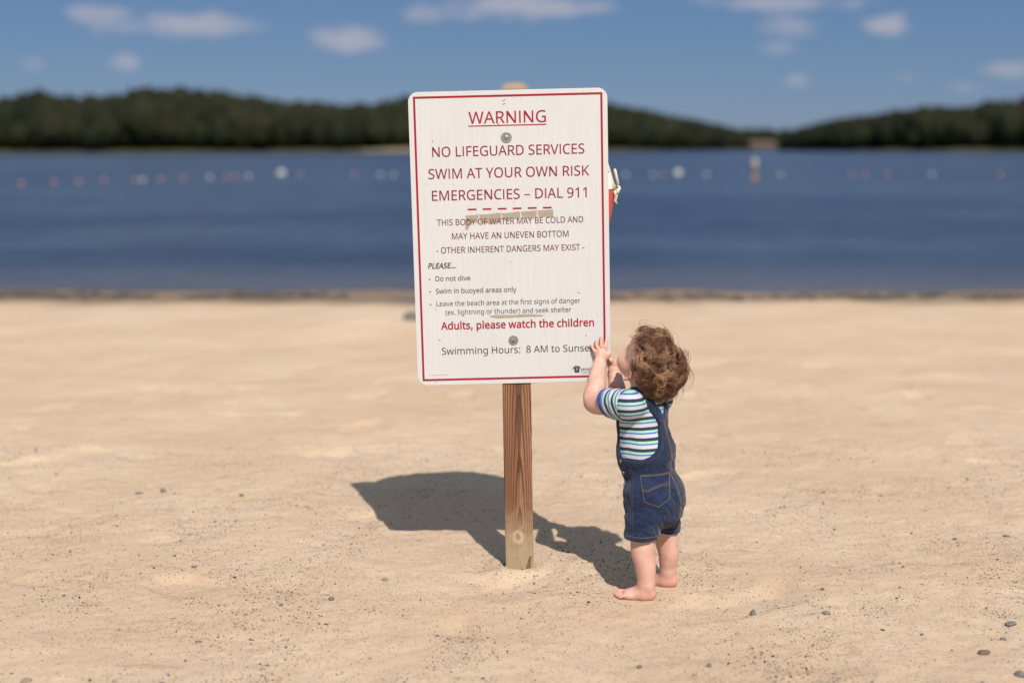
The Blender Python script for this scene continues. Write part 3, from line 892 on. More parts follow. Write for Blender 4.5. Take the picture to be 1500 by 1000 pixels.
def build_sign():
    # ---- treated timber post
    W = Mat('treated_timber', .75, .25)
    o = W.obj()
    s = W.N('SeparateXYZ')
    W.L(o, s.inputs[0])
    x, y, z = s.outputs
    wob = W.math('MULTIPLY', W.math('SUBTRACT', W.noise(W.mapping(o, (9, 9, 1.6)), 1.0, 3), .5), .009)
    # growth rings round a pith line that leans through the board: gives the cathedral figure
    dx = W.math('ADD', W.math('SUBTRACT', x, .004), wob)
    dy = W.math('MULTIPLY_ADD', z, -.030, .0300)
    dy = W.math('ADD', W.math('SUBTRACT', y, .0), dy)
    r = W.math('SQRT', W.math('ADD', W.math('MULTIPLY', dx, dx), W.math('MULTIPLY', dy, dy)))
    # knot pushes the grain aside
    kx = W.math('MULTIPLY', W.math('SUBTRACT', x, -.003), 1 / .016)
    kz = W.math('MULTIPLY', W.math('SUBTRACT', z, .112), 1 / .020)
    kd = W.math('SQRT', W.math('ADD', W.math('MULTIPLY', kx, kx), W.math('MULTIPLY', kz, kz)))
    kd = W.math('ADD', kd, W.math('MULTIPLY', W.math('SUBTRACT', W.noise(o, 75, 3), .5), 1.1))
    r = W.math('ADD', r, W.math('MULTIPLY', W.rng(kd, 2.6, .6), .006))
    ring = W.math('FRACT', W.math('MULTIPLY', r, 190))
    late = W.math('MULTIPLY', W.rng(ring, .45, .92), W.rng(ring, 1.0, .95))
    fib = W.noise(W.mapping(o, (260, 260, 5)), 1.0, 4, .6)
    tone = W.noise(W.mapping(o, (30, 30, 1.2)), 1.0, 3)
    base = W.mix(W.rng(tone, .3, .7), (.19, .083, .044), (.32, .165, .09))
    base = W.mix(W.rng(fib, .40, .75, 0, .6), base, (.20, .095, .052))
    c = W.mix(W.math('MULTIPLY', late, 1.0), base, (.080, .032, .020))
    # dark heartwood stripe down the middle of the face
    hx = W.math('ABSOLUTE', W.math('ADD', W.math('SUBTRACT', x, .003), W.math('MULTIPLY', wob, 2.2)))
    hwid = W.rng(z, .26, .62, .0015, .0105, False)
    heart = W.math('MULTIPLY', W.math('LESS_THAN', hx, hwid), W.rng(z, .22, .34))
    c = W.mix(W.math('MULTIPLY', heart, .80), c, (.095, .042, .028))
    # pale weathered foot with greenish cast
    foot = W.rng(W.math('ADD', z, W.math('MULTIPLY', W.math('SUBTRACT', W.noise(o, 26, 3), .5), .16)), .25, .05)
    c = W.mix(W.math('MULTIPLY', foot, .72), c, (.42, .34, .21))
    c = W.mix(W.rng(kd, 1.35, .9, 0, .75), c, (.48, .39, .26))
    c = W.mix(W.rng(kd, .62, .42, 0, .9), c, (.33, .16, .09))
    c = W.mix(W.rng(W.noise(o, 90, 2), .64, .72, 0, .5), c, (.08, .05, .035))
    cx_ = W.math('ABSOLUTE', W.math('SUBTRACT', x, W.rng(z, 0, .05, .026, .035, False)))
    crack = W.math('MULTIPLY', W.math('LESS_THAN', cx_, W.rng(z, .0, .050, .0085, .0035, False)), W.math('LESS_THAN', z, .047))
    c = W.mix(W.math('MULTIPLY', crack, .8), c, (.10, .075, .045))
    W.color(c)
    W.bump(W.math('ADD', W.math('MULTIPLY', fib, .6), W.math('MULTIPLY', late, -.7)), .5, .0025)

    root = empty('warning_sign', (.0217, 4.4253, 0), 'white warning sign with red and black lettering bolted to a wooden post in the sand',
                 'sign')
    root.rotation_euler = (SIGN_LEAN, SIGN_ROLL, 0)

    # post mesh: slightly waney square section, chipped at the foot
    hw = .0445
    V, F = [], []
    zs = np.linspace(-.25, 1.47, 130)
    sec = []
    e = .006
    for k, (ax, ay) in enumerate(((-1, -1), (1, -1), (1, 1), (-1, 1))):
        nx_, ny_ = ((1, -1), (1, 1), (-1, 1), (-1, -1))[k]
        pv = ((-1, 1), (-1, -1), (1, -1), (1, 1))[k]
    P2 = [(-hw + e, -hw), (-hw / 3, -hw), (hw / 3, -hw), (hw - e, -hw), (hw - .0015, -hw + .0015), (hw, -hw + e), (hw, 0), (hw, hw - e), (hw - e, hw),
          (0, hw), (-hw + e, hw), (-hw, hw - e), (-hw, 0), (-hw, -hw + e), (-hw + .0015, -hw + .0015)]
    for zz in zs:
        for j, (px, py) in enumerate(P2):
            n = .0012 * noise3(px * 40, py * 40, zz * 6) + .0006 * noise3(px * 90, py * 90, zz * 40)
            if j in (3, 4, 5):
                n -= .0035 * max(0, float(noise3(.3, .9, zz * 9)))
            kk = 1 + n / hw
            V.append((px * kk, py * kk, zz))
    m = len(P2)
    for i in range(len(zs) - 1):
        for j in range(m):
            q = (j + 1) % m
            F.append((i * m + j, i * m + q, (i + 1) * m + q, (i + 1) * m + j))
    F.append(tuple(range(m - 1, -1, -1)))
    F.append(tuple((len(zs) - 1) * m + j for j in range(m)))
    post = mesh_obj('post', V, F, W.m, root, False)

    # ---- panel
    pm = Mat('sign_white', .45, .4)
    o = pm.obj()
    streak = pm.noise(pm.mapping(o, (220, 1, 5)), 1.0, 4, .65)
    cloudy = pm.noise(o, 5, 4)
    c = pm.mix(pm.rng(streak, .35, .75), (.60, .595, .595), (.555, .545, .54))
    c = pm.mix(pm.rng(cloudy, .5, .75, 0, .35), c, (.515, .49, .47))
    spec = pm.noise(o, 120, 2, .5)
    c = pm.mix(pm.rng(spec, .735, .77, 0, .8), c, (.25, .22, .19))
    ch = pm.noise(pm.mapping(o, (30, 1, 22)), 1.0, 5, .7)
    c = pm.mix(pm.rng(ch, .68, .72, 0, .5), c, (.86, .84, .82))
    pm.color(c)
    pm.bump(pm.math('ADD', streak, pm.math('MULTIPLY', cloudy, .7)), .08, .002)
    pw, ph, cr, th = .300, .4485, .030, .0022
    panel = bpy.data.objects.new('sign_panel', None)

    def rrect(w, h, r, n=8):
        o_ = []
        for cx, cy, a0 in ((w - r, h - r, 0), (-w + r, h - r, 90), (-w + r, -h + r, 180), (w - r, -h + r, 270)):
            for i in range(n + 1):
                a = rad(a0 + 90 * i / n)
                o_.append((cx + r * math.cos(a), cy + r * math.sin(a)))
        return o_
    loops = [(rrect(pw - .0006, ph - .0006, cr), -th), (rrect(pw, ph, cr), -th + .0006), (rrect(pw, ph, cr), 0)]
    V, F = [], []
    for lp, yy in loops:
        V += [(a, yy, b) for a, b in lp]
    n = len(loops[0][0])
    # small nicks on the left and right edges
    for i, v in enumerate(V):
        if abs(abs(v[0]) - pw) < .003:
            V[i] = (v[0] * (1 - .004 * max(0, float(noise3(v[0] * 9, 1, v[2] * 21)))), v[1], v[2])
    for k in range(2):
        for i in range(n):
            j = (i + 1) % n
            F.append((k * n + i, (k + 1) * n + i, (k + 1) * n + j, k * n + j))
    F.append(tuple(range(n)))
    F.append(tuple(2 * n + i for i in range(n - 1, -1, -1)))
    bpy.data.objects.remove(panel)
    panel = mesh_obj('sign_panel', V, F, pm.m, root, False)
    # faces wind either way: make them consistent
    import bmesh
    bm = bmesh.new()
    bm.from_mesh(panel.data)
    bmesh.ops.recalc_face_normals(bm, faces=bm.faces)
    bm.to_mesh(panel.data)
    bm.free()
    panel.location = (-.0105, -hw - .0022, 1.0555)
    panel.rotation_euler = (0, rad(-.45), 0)

    def ink(name, c, wear):
        m_ = Mat(name, .5, .35)
        w = m_.noise(m_.mapping(m_.obj(), (60, 1, 40)), 1.0, 4, .7)
        m_.color(m_.mix(m_.rng(w, .60, .72, 0, wear), c, tuple(min(1, q + .35) for q in c)))
        return m_.m
    inks = {'red': ink('red_ink', (.30, .008, .024), .10), 'dred': ink('faded_red_ink', (.22, .012, .028), .12),
            'brown': ink('brownish_ink', (.125, .036, .044), .2), 'black': ink('black_ink', (.022, .020, .020), .2),
            'grey': ink('faded_black_ink', (.040, .037, .036), .15)}
    YT = -th - .0004
    lines = [('WARNING', -0.1194, 0.3505, 0.233, 0.0353, 'red', 'r'),
             ('NO LIFEGUARD SERVICES', -0.2322, 0.2539, 0.4604, 0.0297, 'dred', 'r'),
             ('SWIM AT YOUR OWN RISK', -0.2459, 0.1877, 0.4875, 0.0299, 'dred', 'r'),
             ('EMERGENCIES – DIAL 911', -0.2372, 0.1219, 0.4703, 0.0301, 'dred', 'r'),
             ('THIS BODY OF WATER MAY BE COLD AND', -0.2245, 0.0461, 0.4458, 0.0185, 'brown', 'r'),
             ('MAY HAVE AN UNEVEN BOTTOM', -0.1803, 0.003, 0.3561, 0.019, 'brown', 'r'),
             ('- OTHER INHERENT DANGERS MAY EXIST -', -0.229, -0.039, 0.4522, 0.0187, 'brown', 'r'),
             ('PLEASE...', -0.256, -0.0849, 0.0832, 0.0163, 'black', 'bi'),
             ('Do not dive', -0.2344, -0.124, 0.1064, 0.015, 'grey', 'r'),
             ('Swim in buoyed areas only', -0.2346, -0.1626, 0.2474, 0.0151, 'grey', 'r'),
             ('Leave the beach area at the first signs of danger', -0.2342, -0.2017, 0.4427, 0.0151, 'grey', 'r'),
             ('(ex. lightning or thunder) and seek shelter', -0.2072, -0.229, 0.3873, 0.0152, 'grey', 'r'),
             ('Adults, please watch the children', -0.2218, -0.2745, 0.4708, 0.0229, 'red', 'b'),
             ('Swimming Hours:  8 AM to Sunset', -0.2226, -0.353, 0.4678, 0.0215, 'black', 'r'),
             ('pennsylvania', 0.2074, -0.413, 0.0536, 0.0093, 'black', 'r')]
    for t, u, v, w, cap, colr, st in lines:
        text_mesh('lettering', t, u, v, w, cap, inks[colr], panel, YT, 'b' in st, .2 if 'i' in st else 0)

    def strip(mb, x0, z0, x1, z1, yy=YT):
        b = len(mb.v)
        for a in (yy, -th + .0002):
            mb.v += [(x0, a, z0), (x1, a, z0), (x1, a, z1), (x0, a, z1)]
        mb.f += [(b, b + 1, b + 2, b + 3), (b, b + 4, b + 5, b + 1), (b + 1, b + 5, b + 6, b + 2), (b + 2, b + 6, b + 7, b + 3), (b + 3, b + 7, b + 4, b)]
    bd = MB()
    bx, bz, bw = .2850, .4350, .0064
    strip(bd, -bx, bz - bw, bx, bz)
    strip(bd, -bx, -bz, bx, -bz + bw)
    strip(bd, -bx, -bz + bw, -bx + bw, bz - bw)
    strip(bd, bx - bw, -bz + bw, bx, bz - bw)
    bd.build('red_border', inks['red'], panel)
    ul = MB()
    strip(ul, -.1204, .3418, .1146, .3452)
    ul.build('underline', inks['red'], panel)
    ds = MB()
    for i in range(6):
        cxx = -.1166 + i * (.1126 + .1166) / 5
        strip(ds, cxx - .0133, .0903, cxx + .0133, .0955)
    ds.build('dash_row', inks['red'], panel)
    for u, v in ((-.2526, -.1183), (-.2529, -.1563), (-.2527, -.1957)):
        b = MB()
        b.lathe((u, -th, v), [(.0022, 0), (.0022, .0004)], 10, Matrix.Rotation(rad(90), 3, 'X'))
        b.build('bullet_dot', inks['black'], panel)
    # keystone mark with pale bands, two fine rules beside it, and the tiny print in the corner
    k = MB()
    kz0, kx0 = -.4087, .1945
    pts = [(-.0065, .0105), (.0065, .0105), (.0065, .0082), (.0105, .0082), (.0098, .002), (.0085, .002), (.0068, -.0105), (-.0068, -.0105), (-.0085, .002), (-.0098, .002), (-.0105, .0082), (-.0065, .0082)]
    k.v = [(kx0 + a, YT, kz0 + b) for a, b in pts]
    k.f = [(0, 1, 2, 11), (10, 11, 2, 3, 4, 5, 8, 9), (8, 5, 6, 7)]
    k.build('keystone_emblem', inks['black'], panel)
    k = MB()
    for zz, ww in ((.0055, .011), (.0005, .008), (-.0035, .0075)):
        strip(k, kx0 - ww / 2, kz0 + zz - .0006, kx0 + ww / 2, kz0 + zz + .0006, YT - .0003)
    k.build('emblem_band', pm.m, panel)
    k = MB()
    strip(k, .2074, -.4180, .262, -.4172)
    strip(k, .2074, -.4235, .256, -.4228)
    k.build('fine_rule', inks['grey'], panel)
    k = MB()
    xx = -.2634
    rr_ = random.Random(4)
    while xx < -.205:
        w = rr_.uniform(.0015, .006)
        strip(k, xx, -.4178, xx + w, -.4158)
        xx += w + .0014
    k.build('tiny_print', flat('pale_ink', (.33, .31, .29)), panel)

    # torn tape left on the face
    tp = Mat('tape_residue', .35, .5)
    c = tp.mix(tp.noise(tp.mapping(tp.obj(), (60, 1, 60)), 1.0, 4), (.30, .245, .185), (.42, .36, .285))
    tp.color(c)

    def ragged(name, up, lo):
        V = [(a, -th - .00025, b) for a, b in up] + [(a, -th - .00025, b) for a, b in lo[::-1]]
        mesh_obj(name, V, [tuple(range(len(V)))[::-1]], tp.m, panel, False)
    rr_ = random.Random(9)
    segs = [(-.138, -.098), (-.096, -.028), (-.0265, .030), (.032, .080), (.0815, .1303)]
    for i, (a, b) in enumerate(segs):
        top = lambda q: .0752 + (q + .138) * .045
        bot = lambda q: (.0605 - .012 * math.sin(3.1 * (q + .14) / .14) * (q < .0) + (.002 if q > 0 else 0) + (q > .08) * .002)
        up = [(q, top(q) + rr_.uniform(-.0012, .0012)) for q in np.linspace(a, b, 7)]
        lo = [(q + (.004 if j == 0 else 0), bot(q) + rr_.uniform(-.0035, .0025)) for j, q in enumerate(np.linspace(a, b, 7))]
        ragged('tape_residue', up, lo)
    ragged('tape_residue', [(-.139, .062), (-.131, .064), (-.120, .058), (-.116, .052)], [(-.139, .033), (-.133, .029), (-.127, .040), (-.120, .047)])
    ragged('tape_residue', [(-.0735, -.2350), (-.05, -.2330), (.0, -.2342), (.05, -.2322), (.0996, -.2372)],
           [(-.066, -.2405), (-.045, -.2440), (.0, -.2425), (.05, -.2415), (.085, -.2418)])

    # washers and screws
    zinc = Mat('zinc_washer', .38, .5)
    zinc.b.inputs['Metallic'].default_value = .9
    zinc.color(zinc.mix(zinc.noise(zinc.obj(), 160, 4), (.30, .31, .31), (.58, .59, .58)))
    dull = Mat('dull_washer', .6, .4)
    dull.b.inputs['Metallic'].default_value = .55
    dull.color(dull.mix(dull.noise(dull.obj(), 160, 4), (.20, .185, .165), (.36, .34, .31)))
    dark = flat('dark_socket', (.03, .03, .03))
    for u, v, R_, m_ in ((-.0067, .3072, .0165, zinc.m), (-.0004, -.3132, .0152, dull.m)):
        b = MB()
        rot = Matrix.Rotation(rad(90), 3, 'X')
        b.lathe((u, -th, v), [(R_, 0), (R_, .0012), (R_ * .96, .0017), (R_ * .5, .0017), (R_ * .46, .0017)], 32, rot)
        wsh = b.build('washer', m_, panel, False)
        b = MB()
        b.lathe((u, -th - .0016, v), [(R_ * .40, 0), (R_ * .38, .0022), (R_ * .28, .0034), (R_ * .13, .0036)], 20, rot)
        b.build('screw_head', m_, wsh, True)
        b = MB()
        b.box((u, -th - .0053, v), (.0048, .0006, .0011), Matrix.Rotation(rad(25), 3, 'Y'))
        b.box((u, -th - .0054, v), (.0011, .0006, .0048), Matrix.Rotation(rad(25), 3, 'Y'))
        b.build('screw_slot', dark, wsh)
    # scuffs
    sc_ = flat('scuff_mark', (.16, .13, .11))
    for u, v, L_, a in ((-.0111, .4180, .010, 35), (-.0113, .4075, .008, 38), (.182, -.407, .006, 60), (.055, .335, .002, 0), (-.03, .348, .004, 30),
                        (-.2301, .3014, .004, 10), (.225, -.3038, .005, 0), (-.2279, -.3069, .004, 0), (.205, -.17, .008, -20), (-.17, .17, .002, 0), (.03, -.43, .003, 0)):
        b = MB()
        h_ = .0011 if L_ > .0045 else L_ * .4
        b.box((u, -th - .0002, v), (L_, .0003, h_ * 2), Matrix.Rotation(rad(-a), 3, 'Y'))
        b.build('scuff', sc_, panel)
    return root


SIGN = build_sign()


# ---------------------------------------------------------------- life ring behind the sign
def build_ring():
    cx, cy, cz = .0225, 4.515, 1.176
    root = empty('life_ring', (cx, cy, cz), 'red life ring with white band and rope hanging on the back of the sign post', 'life ring')
    root.rotation_euler = (SIGN_LEAN, 0, 0)
    rm = Mat('ring_red', .5, .4)
    rm.color(rm.mix(rm.noise(rm.obj(), 9, 4), (.52, .060, .042), (.62, .095, .07)))
    wm = flat('ring_band_white', (.74, .71, .67), .6)
    rp = Mat('ring_rope', .9, .1)
    rp.color(rp.mix(rp.noise(rp.obj(), 160, 3), (.50, .44, .33), (.72, .67, .57)))
    R, r = .223, .075

    def torus(a0, a1, rr, n):
        V, F = [], []
        m = 20
        for i in range(n + 1):
            a = a0 + (a1 - a0) * i / n
            for j in range(m):
                t = 2 * math.pi * j / m
                q = R + rr * math.cos(t)
                V.append((q * math.cos(a), rr * .62 * math.sin(t), q * math.sin(a)))
        for i in range(n):
            for j in range(m):
                k = (j + 1) % m
                F.append((i * m + j, (i + 1) * m + j, (i + 1) * m + k, i * m + k))
        return V, F
    V, F = torus(0, 2 * math.pi, r, 72)
    mesh_obj('ring_body', V, F, rm.m, root, True)
    for a in (10, 100, 190, 280):
        V, F = torus(rad(a - 5), rad(a + 5), r + .0025, 8)
        mesh_obj('band', V, F, wm, root, True)
    # grab rope slung between the bands
    b = MB()
    pts = []
    for k in range(4):
        a0 = 9 + 90 * k
        for i in range(12):
            a = rad(a0 + 90 * i / 12)
            sag = math.sin(math.pi * i / 12)
            q = R + r - .02
            pts.append((q * math.cos(a), .034 + .006 * sag, q * math.sin(a)))
    pts.append(pts[0])
    b.tube(pts, .0055, 8)
    b.build('grab_rope', rp.m, root, True)
    # knot and tail at the band on the right
    b = MB()
    kx, kz = .302, .022
    loop = [(kx + .012 * math.cos(t) + .004 * math.sin(3 * t), .012 * math.sin(2 * t), kz + .011 * math.sin(t)) for t in np.linspace(0, 6.3, 22)]
    b.tube(loop, .006, 8)
    b.tube([(kx - .002, -.008, kz), (kx + .004, -.01, kz - .018), (kx - .001, -.006, kz - .034), (kx + .007, -.008, kz - .044)], [.006, .0055, .006, .003], 8)
    b.tube([(kx - .035, -.012, kz + .105), (kx - .020, -.014, kz + .06), (kx - .008, -.012, kz + .02), (kx - .002, -.01, kz)], .0055, 8)
    b.build('rope_knot', rp.m, root, True)
    b = MB()
    b.box((.306, -.005, .063), (.009, .012, .052), Matrix.Rotation(rad(-13), 3, 'Y'), .003)
    b.build('toggle', flat('toggle_plastic', (.60, .55, .47), .5), root, True)
    # hook on the post
    b = MB()
    b.tube([(0, -.055, .262), (0, -.02, .240), (0, .03, .236), (0, .05, .25), (0, .052, .275)], .006, 8)
    h = b.build('hook', flat('hook_steel', (.4, .4, .4), .4, metal=.9), SIGN, True)
    h.location = (-.002, .10, 1.15)


build_ring()


# ---------------------------------------------------------------- things farther up the beach
def gz(x, y):
    return float(sand_h(np.array([x]), np.array([y]))[0])


def build_far_post():
    x, y = .02, 10.6
    root = empty('wooden_post', (x, y, gz(x, y) - .2), 'tan wooden post whose blurred top shows just above the warning sign', 'post')
    wm = Mat('pale_timber', .8, .2)
    wm.color(wm.mix(wm.noise(wm.mapping(wm.obj(), (30, 30, 1.5)), 1.0, 4), (.36, .26, .15), (.45, .34, .20)))
    b = MB()
    b.box((0, 0, 1.01), (.15, .15, 2.02), None, .012)
    b.build('shaft', wm.m, root)
    b = MB()
    b.lathe((0, 0, 2.02), [(.125, 0), (.128, .03), (.11, .045), (.05, .06)], 4, Matrix.Rotation(rad(45), 3, 'Z'))
    b.build('cap', flat('tan_cap', (.34, .25, .16), .7), root)


build_far_post()


def stone_mesh(rng, a, b, c, sub=2):
    import bmesh
    bm = bmesh.new()
    bmesh.ops.create_icosphere(bm, subdivisions=sub, radius=1)
    v = np.array([q.co[:] for q in bm.verts])
    f = np.array([[q.index for q in t.verts] for t in bm.faces])
    bm.free()
    o = rng.uniform(0, 50, 3)
    n = 1 + .35 * noise3(v[:, 0] * 1.1 + o[0], v[:, 1] * 1.1 + o[1], v[:, 2] * 1.1 + o[2]) + .14 * noise3(v[:, 0] * 2.7 + o[0], v[:, 1] * 2.7, v[:, 2] * 2.7)
    v = v * n[:, None]
    # flattened facets
    for _ in range(5):
        d = rng.normal(size=3)
        d /= np.linalg.norm(d)
        s = v @ d
        k = rng.uniform(.62, .85)
        v = v - np.clip(s - k, 0, None)[:, None] * d * .85
    return v * np.array([a, b, c]), f


def stone_mat(name, c):
    m = Mat(name, .75, .3)
    o = m.obj()
    n = m.noise(o, 140, 4, .65)
    m.color(m.mix(n, tuple(q * .6 for q in c), tuple(q * 1.35 for q in c)))
    m.bump(n, .4, .002)
    return m.m


def ground_at(px, py):
    a = rad(PITCH) - math.atan((500 - py) / FPX)
    Y = EYE / math.tan(a)
    ax = Y * math.cos(rad(PITCH)) + EYE * math.sin(rad(PITCH))
    return (px - 750) / FPX * ax, Y


def build_pebbles():
    rng = np.random.default_rng(21)
    grey = stone_mat('grey_stone', (.16, .15, .14))
    brown = stone_mat('brown_stone', (.17, .10, .075))
    green = stone_mat('greenish_stone', (.17, .18, .14))
    mauve = stone_mat('mauve_stone', (.20, .15, .16))
    tan = stone_mat('tan_stone', (.26, .20, .15))
    L = [(1102, 896, 5.5, 5, grey, 'angular grey pebble on the sand right of the toddler and below his feet'),
         (1209, 902, 6.5, 3, green, 'greenish flat pebble on the sand a little right of the angular grey one'),
         (1480, 911, 9, 3.5, grey, 'long grey pebble near the right edge, upper one of the pebbles clustered there'),
         (1468, 930, 5, 2.5, grey, 'short thin grey pebble between the long grey pebble and the brown flat pebble'),
         (1440, 951, 10, 4, brown, 'brown flat oval pebble in the lower right of the sand, largest of all'),
         (1492, 987, 8, 5, grey, 'blocky grey pebble in the bottom right corner of the sand'),
         (1037, 977, 4, 3.5, grey, 'small grey pebble low on the sand between the feet and the bottom edge at right'),
         (935, 976, 5, 3, grey, 'dark grey pebble on the sand straight below the toddler near the bottom edge'),
         (1203, 868, 3, 2, brown, 'tiny brown pebble on the sand far right of the toddler, level with his feet'),
         (562, 848, 5, 3, tan, 'tan brown pebble on the sand left of the foot of the sign post'),
         (484, 877, 5, 3.5, grey, 'dark pebble cluster stone on the sand lower left of the sign shadow'),
         (410, 884, 3.2, 2.5, grey, 'small dark pebble beside the brown patch of sand left of the sign'),
         (289, 935, 4.5, 2.6, mauve, 'mauve pebble on the sand in the lower left'),
         (245, 983, 3.2, 2, grey, 'small black pebble near the bottom edge in the lower left'),
         (37, 992, 9, 4, tan, 'large tan grey pebble in the bottom left corner of the sand'),
         (235, 997, 6, 3, grey, 'grey pebble cut by the bottom edge of the picture at lower left'),
         (203, 720.5, 6, 2.2, grey, 'dark blurred pebble on the sand at left, first of two side by side'),
         (238, 719, 5, 2.4, grey, 'dark blurred pebble on the sand at left, second of two side by side'),
         (353, 727, 4, 2.2, grey, 'dark pebble alone on the sand between the left pair and the sign shadow'),
         (283, 830, 4, 2.2, grey, 'dark pebble in a patch of grit at left, level with the foot of the post'),
         (1473, 788, 5, 2, grey, 'dark thin pebble near the right edge, highest of the pebbles there'),
         (1397, 791, 4, 1.8, brown, 'brown thin pebble left of the highest dark one near the right edge')]
    for px, py, rx, ry, m, lab in L:
        x, y = ground_at(px, py)
        s = y / 2020.
        a, c = rx * s * 1.05, ry * s * 1.15
        v, f = stone_mesh(rng, a, (a + c) * .5, c)
        z = gz(x, y)
        o = mesh_obj('pebble', v, f, m, None, True, (x, y, z + c * .35))
        o.rotation_euler = (0, rng.uniform(-.15, .15), rng.uniform(-.4, .4))
        tag(o, lab, 'pebble', 'pebbles on the sand')
    # blurred dark rock half hidden by the left edge of the sign
    x, y = -.845, 11.9
    v, f = stone_mesh(rng, .075, .07, .06, 3)
    tag(mesh_obj('rock', v, f, grey, None, True, (x, y, gz(x, y) + .02)), 'dark blurred rock on the beach at the left edge of the sign', 'rock')

    # loose grit
    base_v, base_f = stone_mesh(rng, 1, 1, 1, 1)
    n = 34000
    xs = rng.uniform(-1, 1, 5 * n)
    ys = 2.95 + 3.4 * rng.uniform(0, 1, 5 * n) ** 1.3
    xs = xs * (ys * .40)
    w = fbm(xs * 2.1, ys * 1.7, 3.3, 3)
    fine = fbm(xs * 9, ys * 9, 8.3, 2)
    prob = sstep(-.15, .45, w + .5 * fine)
    keep = rng.uniform(0, 1, 5 * n) < prob * .6 + .03
    for fx, fy, r in ((.36, 4.10, .09), (.46, 4.24, .08)):
        keep &= (xs - fx) ** 2 + (ys - fy) ** 2 > r * r * .6
    xs, ys = xs[keep][:n], ys[keep][:n]
    n = len(xs)
    sz = np.exp(rng.normal(math.log(.0013), .42, n)).clip(.0008, .0055)
    zz = sand_h(xs, ys)
    ang = rng.uniform(0, 6.28, n)
    st = rng.uniform(.6, 1.6, n)
    V = base_v[None] * np.stack([sz * st, sz, sz * rng.uniform(.5, .9, n)], -1)[:, None, :]
    c, s = np.cos(ang)[:, None], np.sin(ang)[:, None]
    V = np.stack([V[..., 0] * c - V[..., 1] * s, V[..., 0] * s + V[..., 1] * c, V[..., 2]], -1)
    V = V + np.stack([xs, ys, zz + sz * .35], -1)[:, None, :]
    k = len(base_v)
    Fc = base_f[None] + (np.arange(n) * k)[:, None, None]
    gm = Mat('loose_grit', .8, .3)
    t = gm.attr('tint')
    gm.color(gm.ramp(t, [(0, (.035, .033, .034)), (.45, (.085, .078, .075)), (.7, (.17, .13, .10)), (.88, (.40, .29, .20)), (1, (.62, .55, .47))]))
    o = mesh_obj('loose_grit', V.reshape(-1, 3), Fc.reshape(-1, 3), gm.m, None, False, attrs={'tint': np.repeat(rng.uniform(0, 1, n) ** 1.3, k)})
    tag(o, 'dark and pale grit scattered over the near sand', kind='stuff')


build_pebbles()


def build_wrack():
    """dark weed and twigs left along the waterline"""
    rng = np.random.default_rng(8)
    V, F, T = [], [], []
    base = 0
    n = 1300
    for _ in range(n):
        x = rng.uniform(-8, 8)
        dens = sstep(-.15, .5, float(noise3(x * .55, 4.4, 1.1))) + (.9 if x < -3.6 else 0) + (.45 if 1.6 < x else 0)
        if rng.uniform(0, 1.6) > dens:
            continue
        y = 14.0 - .03 * x + .22 * float(noise3(x * .5, 8.8, 1.1)) + rng.normal(0, .12)
        z = float(sand_h(np.array([x]), np.array([y]))[0]) + .005
        L = rng.uniform(.04, .16)
        a = rng.normal(0, .6)
        w = rng.uniform(.006, .018)
        hgt = rng.uniform(.008, .035)
        d = np.array([math.cos(a), math.sin(a), 0])
        p = np.array([-d[1], d[0], 0])
        c = np.array([x, y, z])
        pts = [c - d * L, c - d * L * .3 + p * w + [0, 0, hgt], c + d * L * .4 + p * w * .7 + [0, 0, hgt * .8], c + d * L, c + d * L * .3 - p * w, c - d * L * .4 - p * w]
        V += pts
        F += [(base, base + 5, base + 1), (base + 5, base + 4, base + 2), (base + 5, base + 2, base + 1), (base + 4, base + 3, base + 2)]
        base += 6
    m = flat('wet_weed', (.075, .055, .042), .7, var=.5, scale=12)
    tag(mesh_obj('wrack_line', np.array(V), np.array(F), m, None, False), 'dark weed and twigs washed up along the waterline', kind='stuff')


build_wrack()


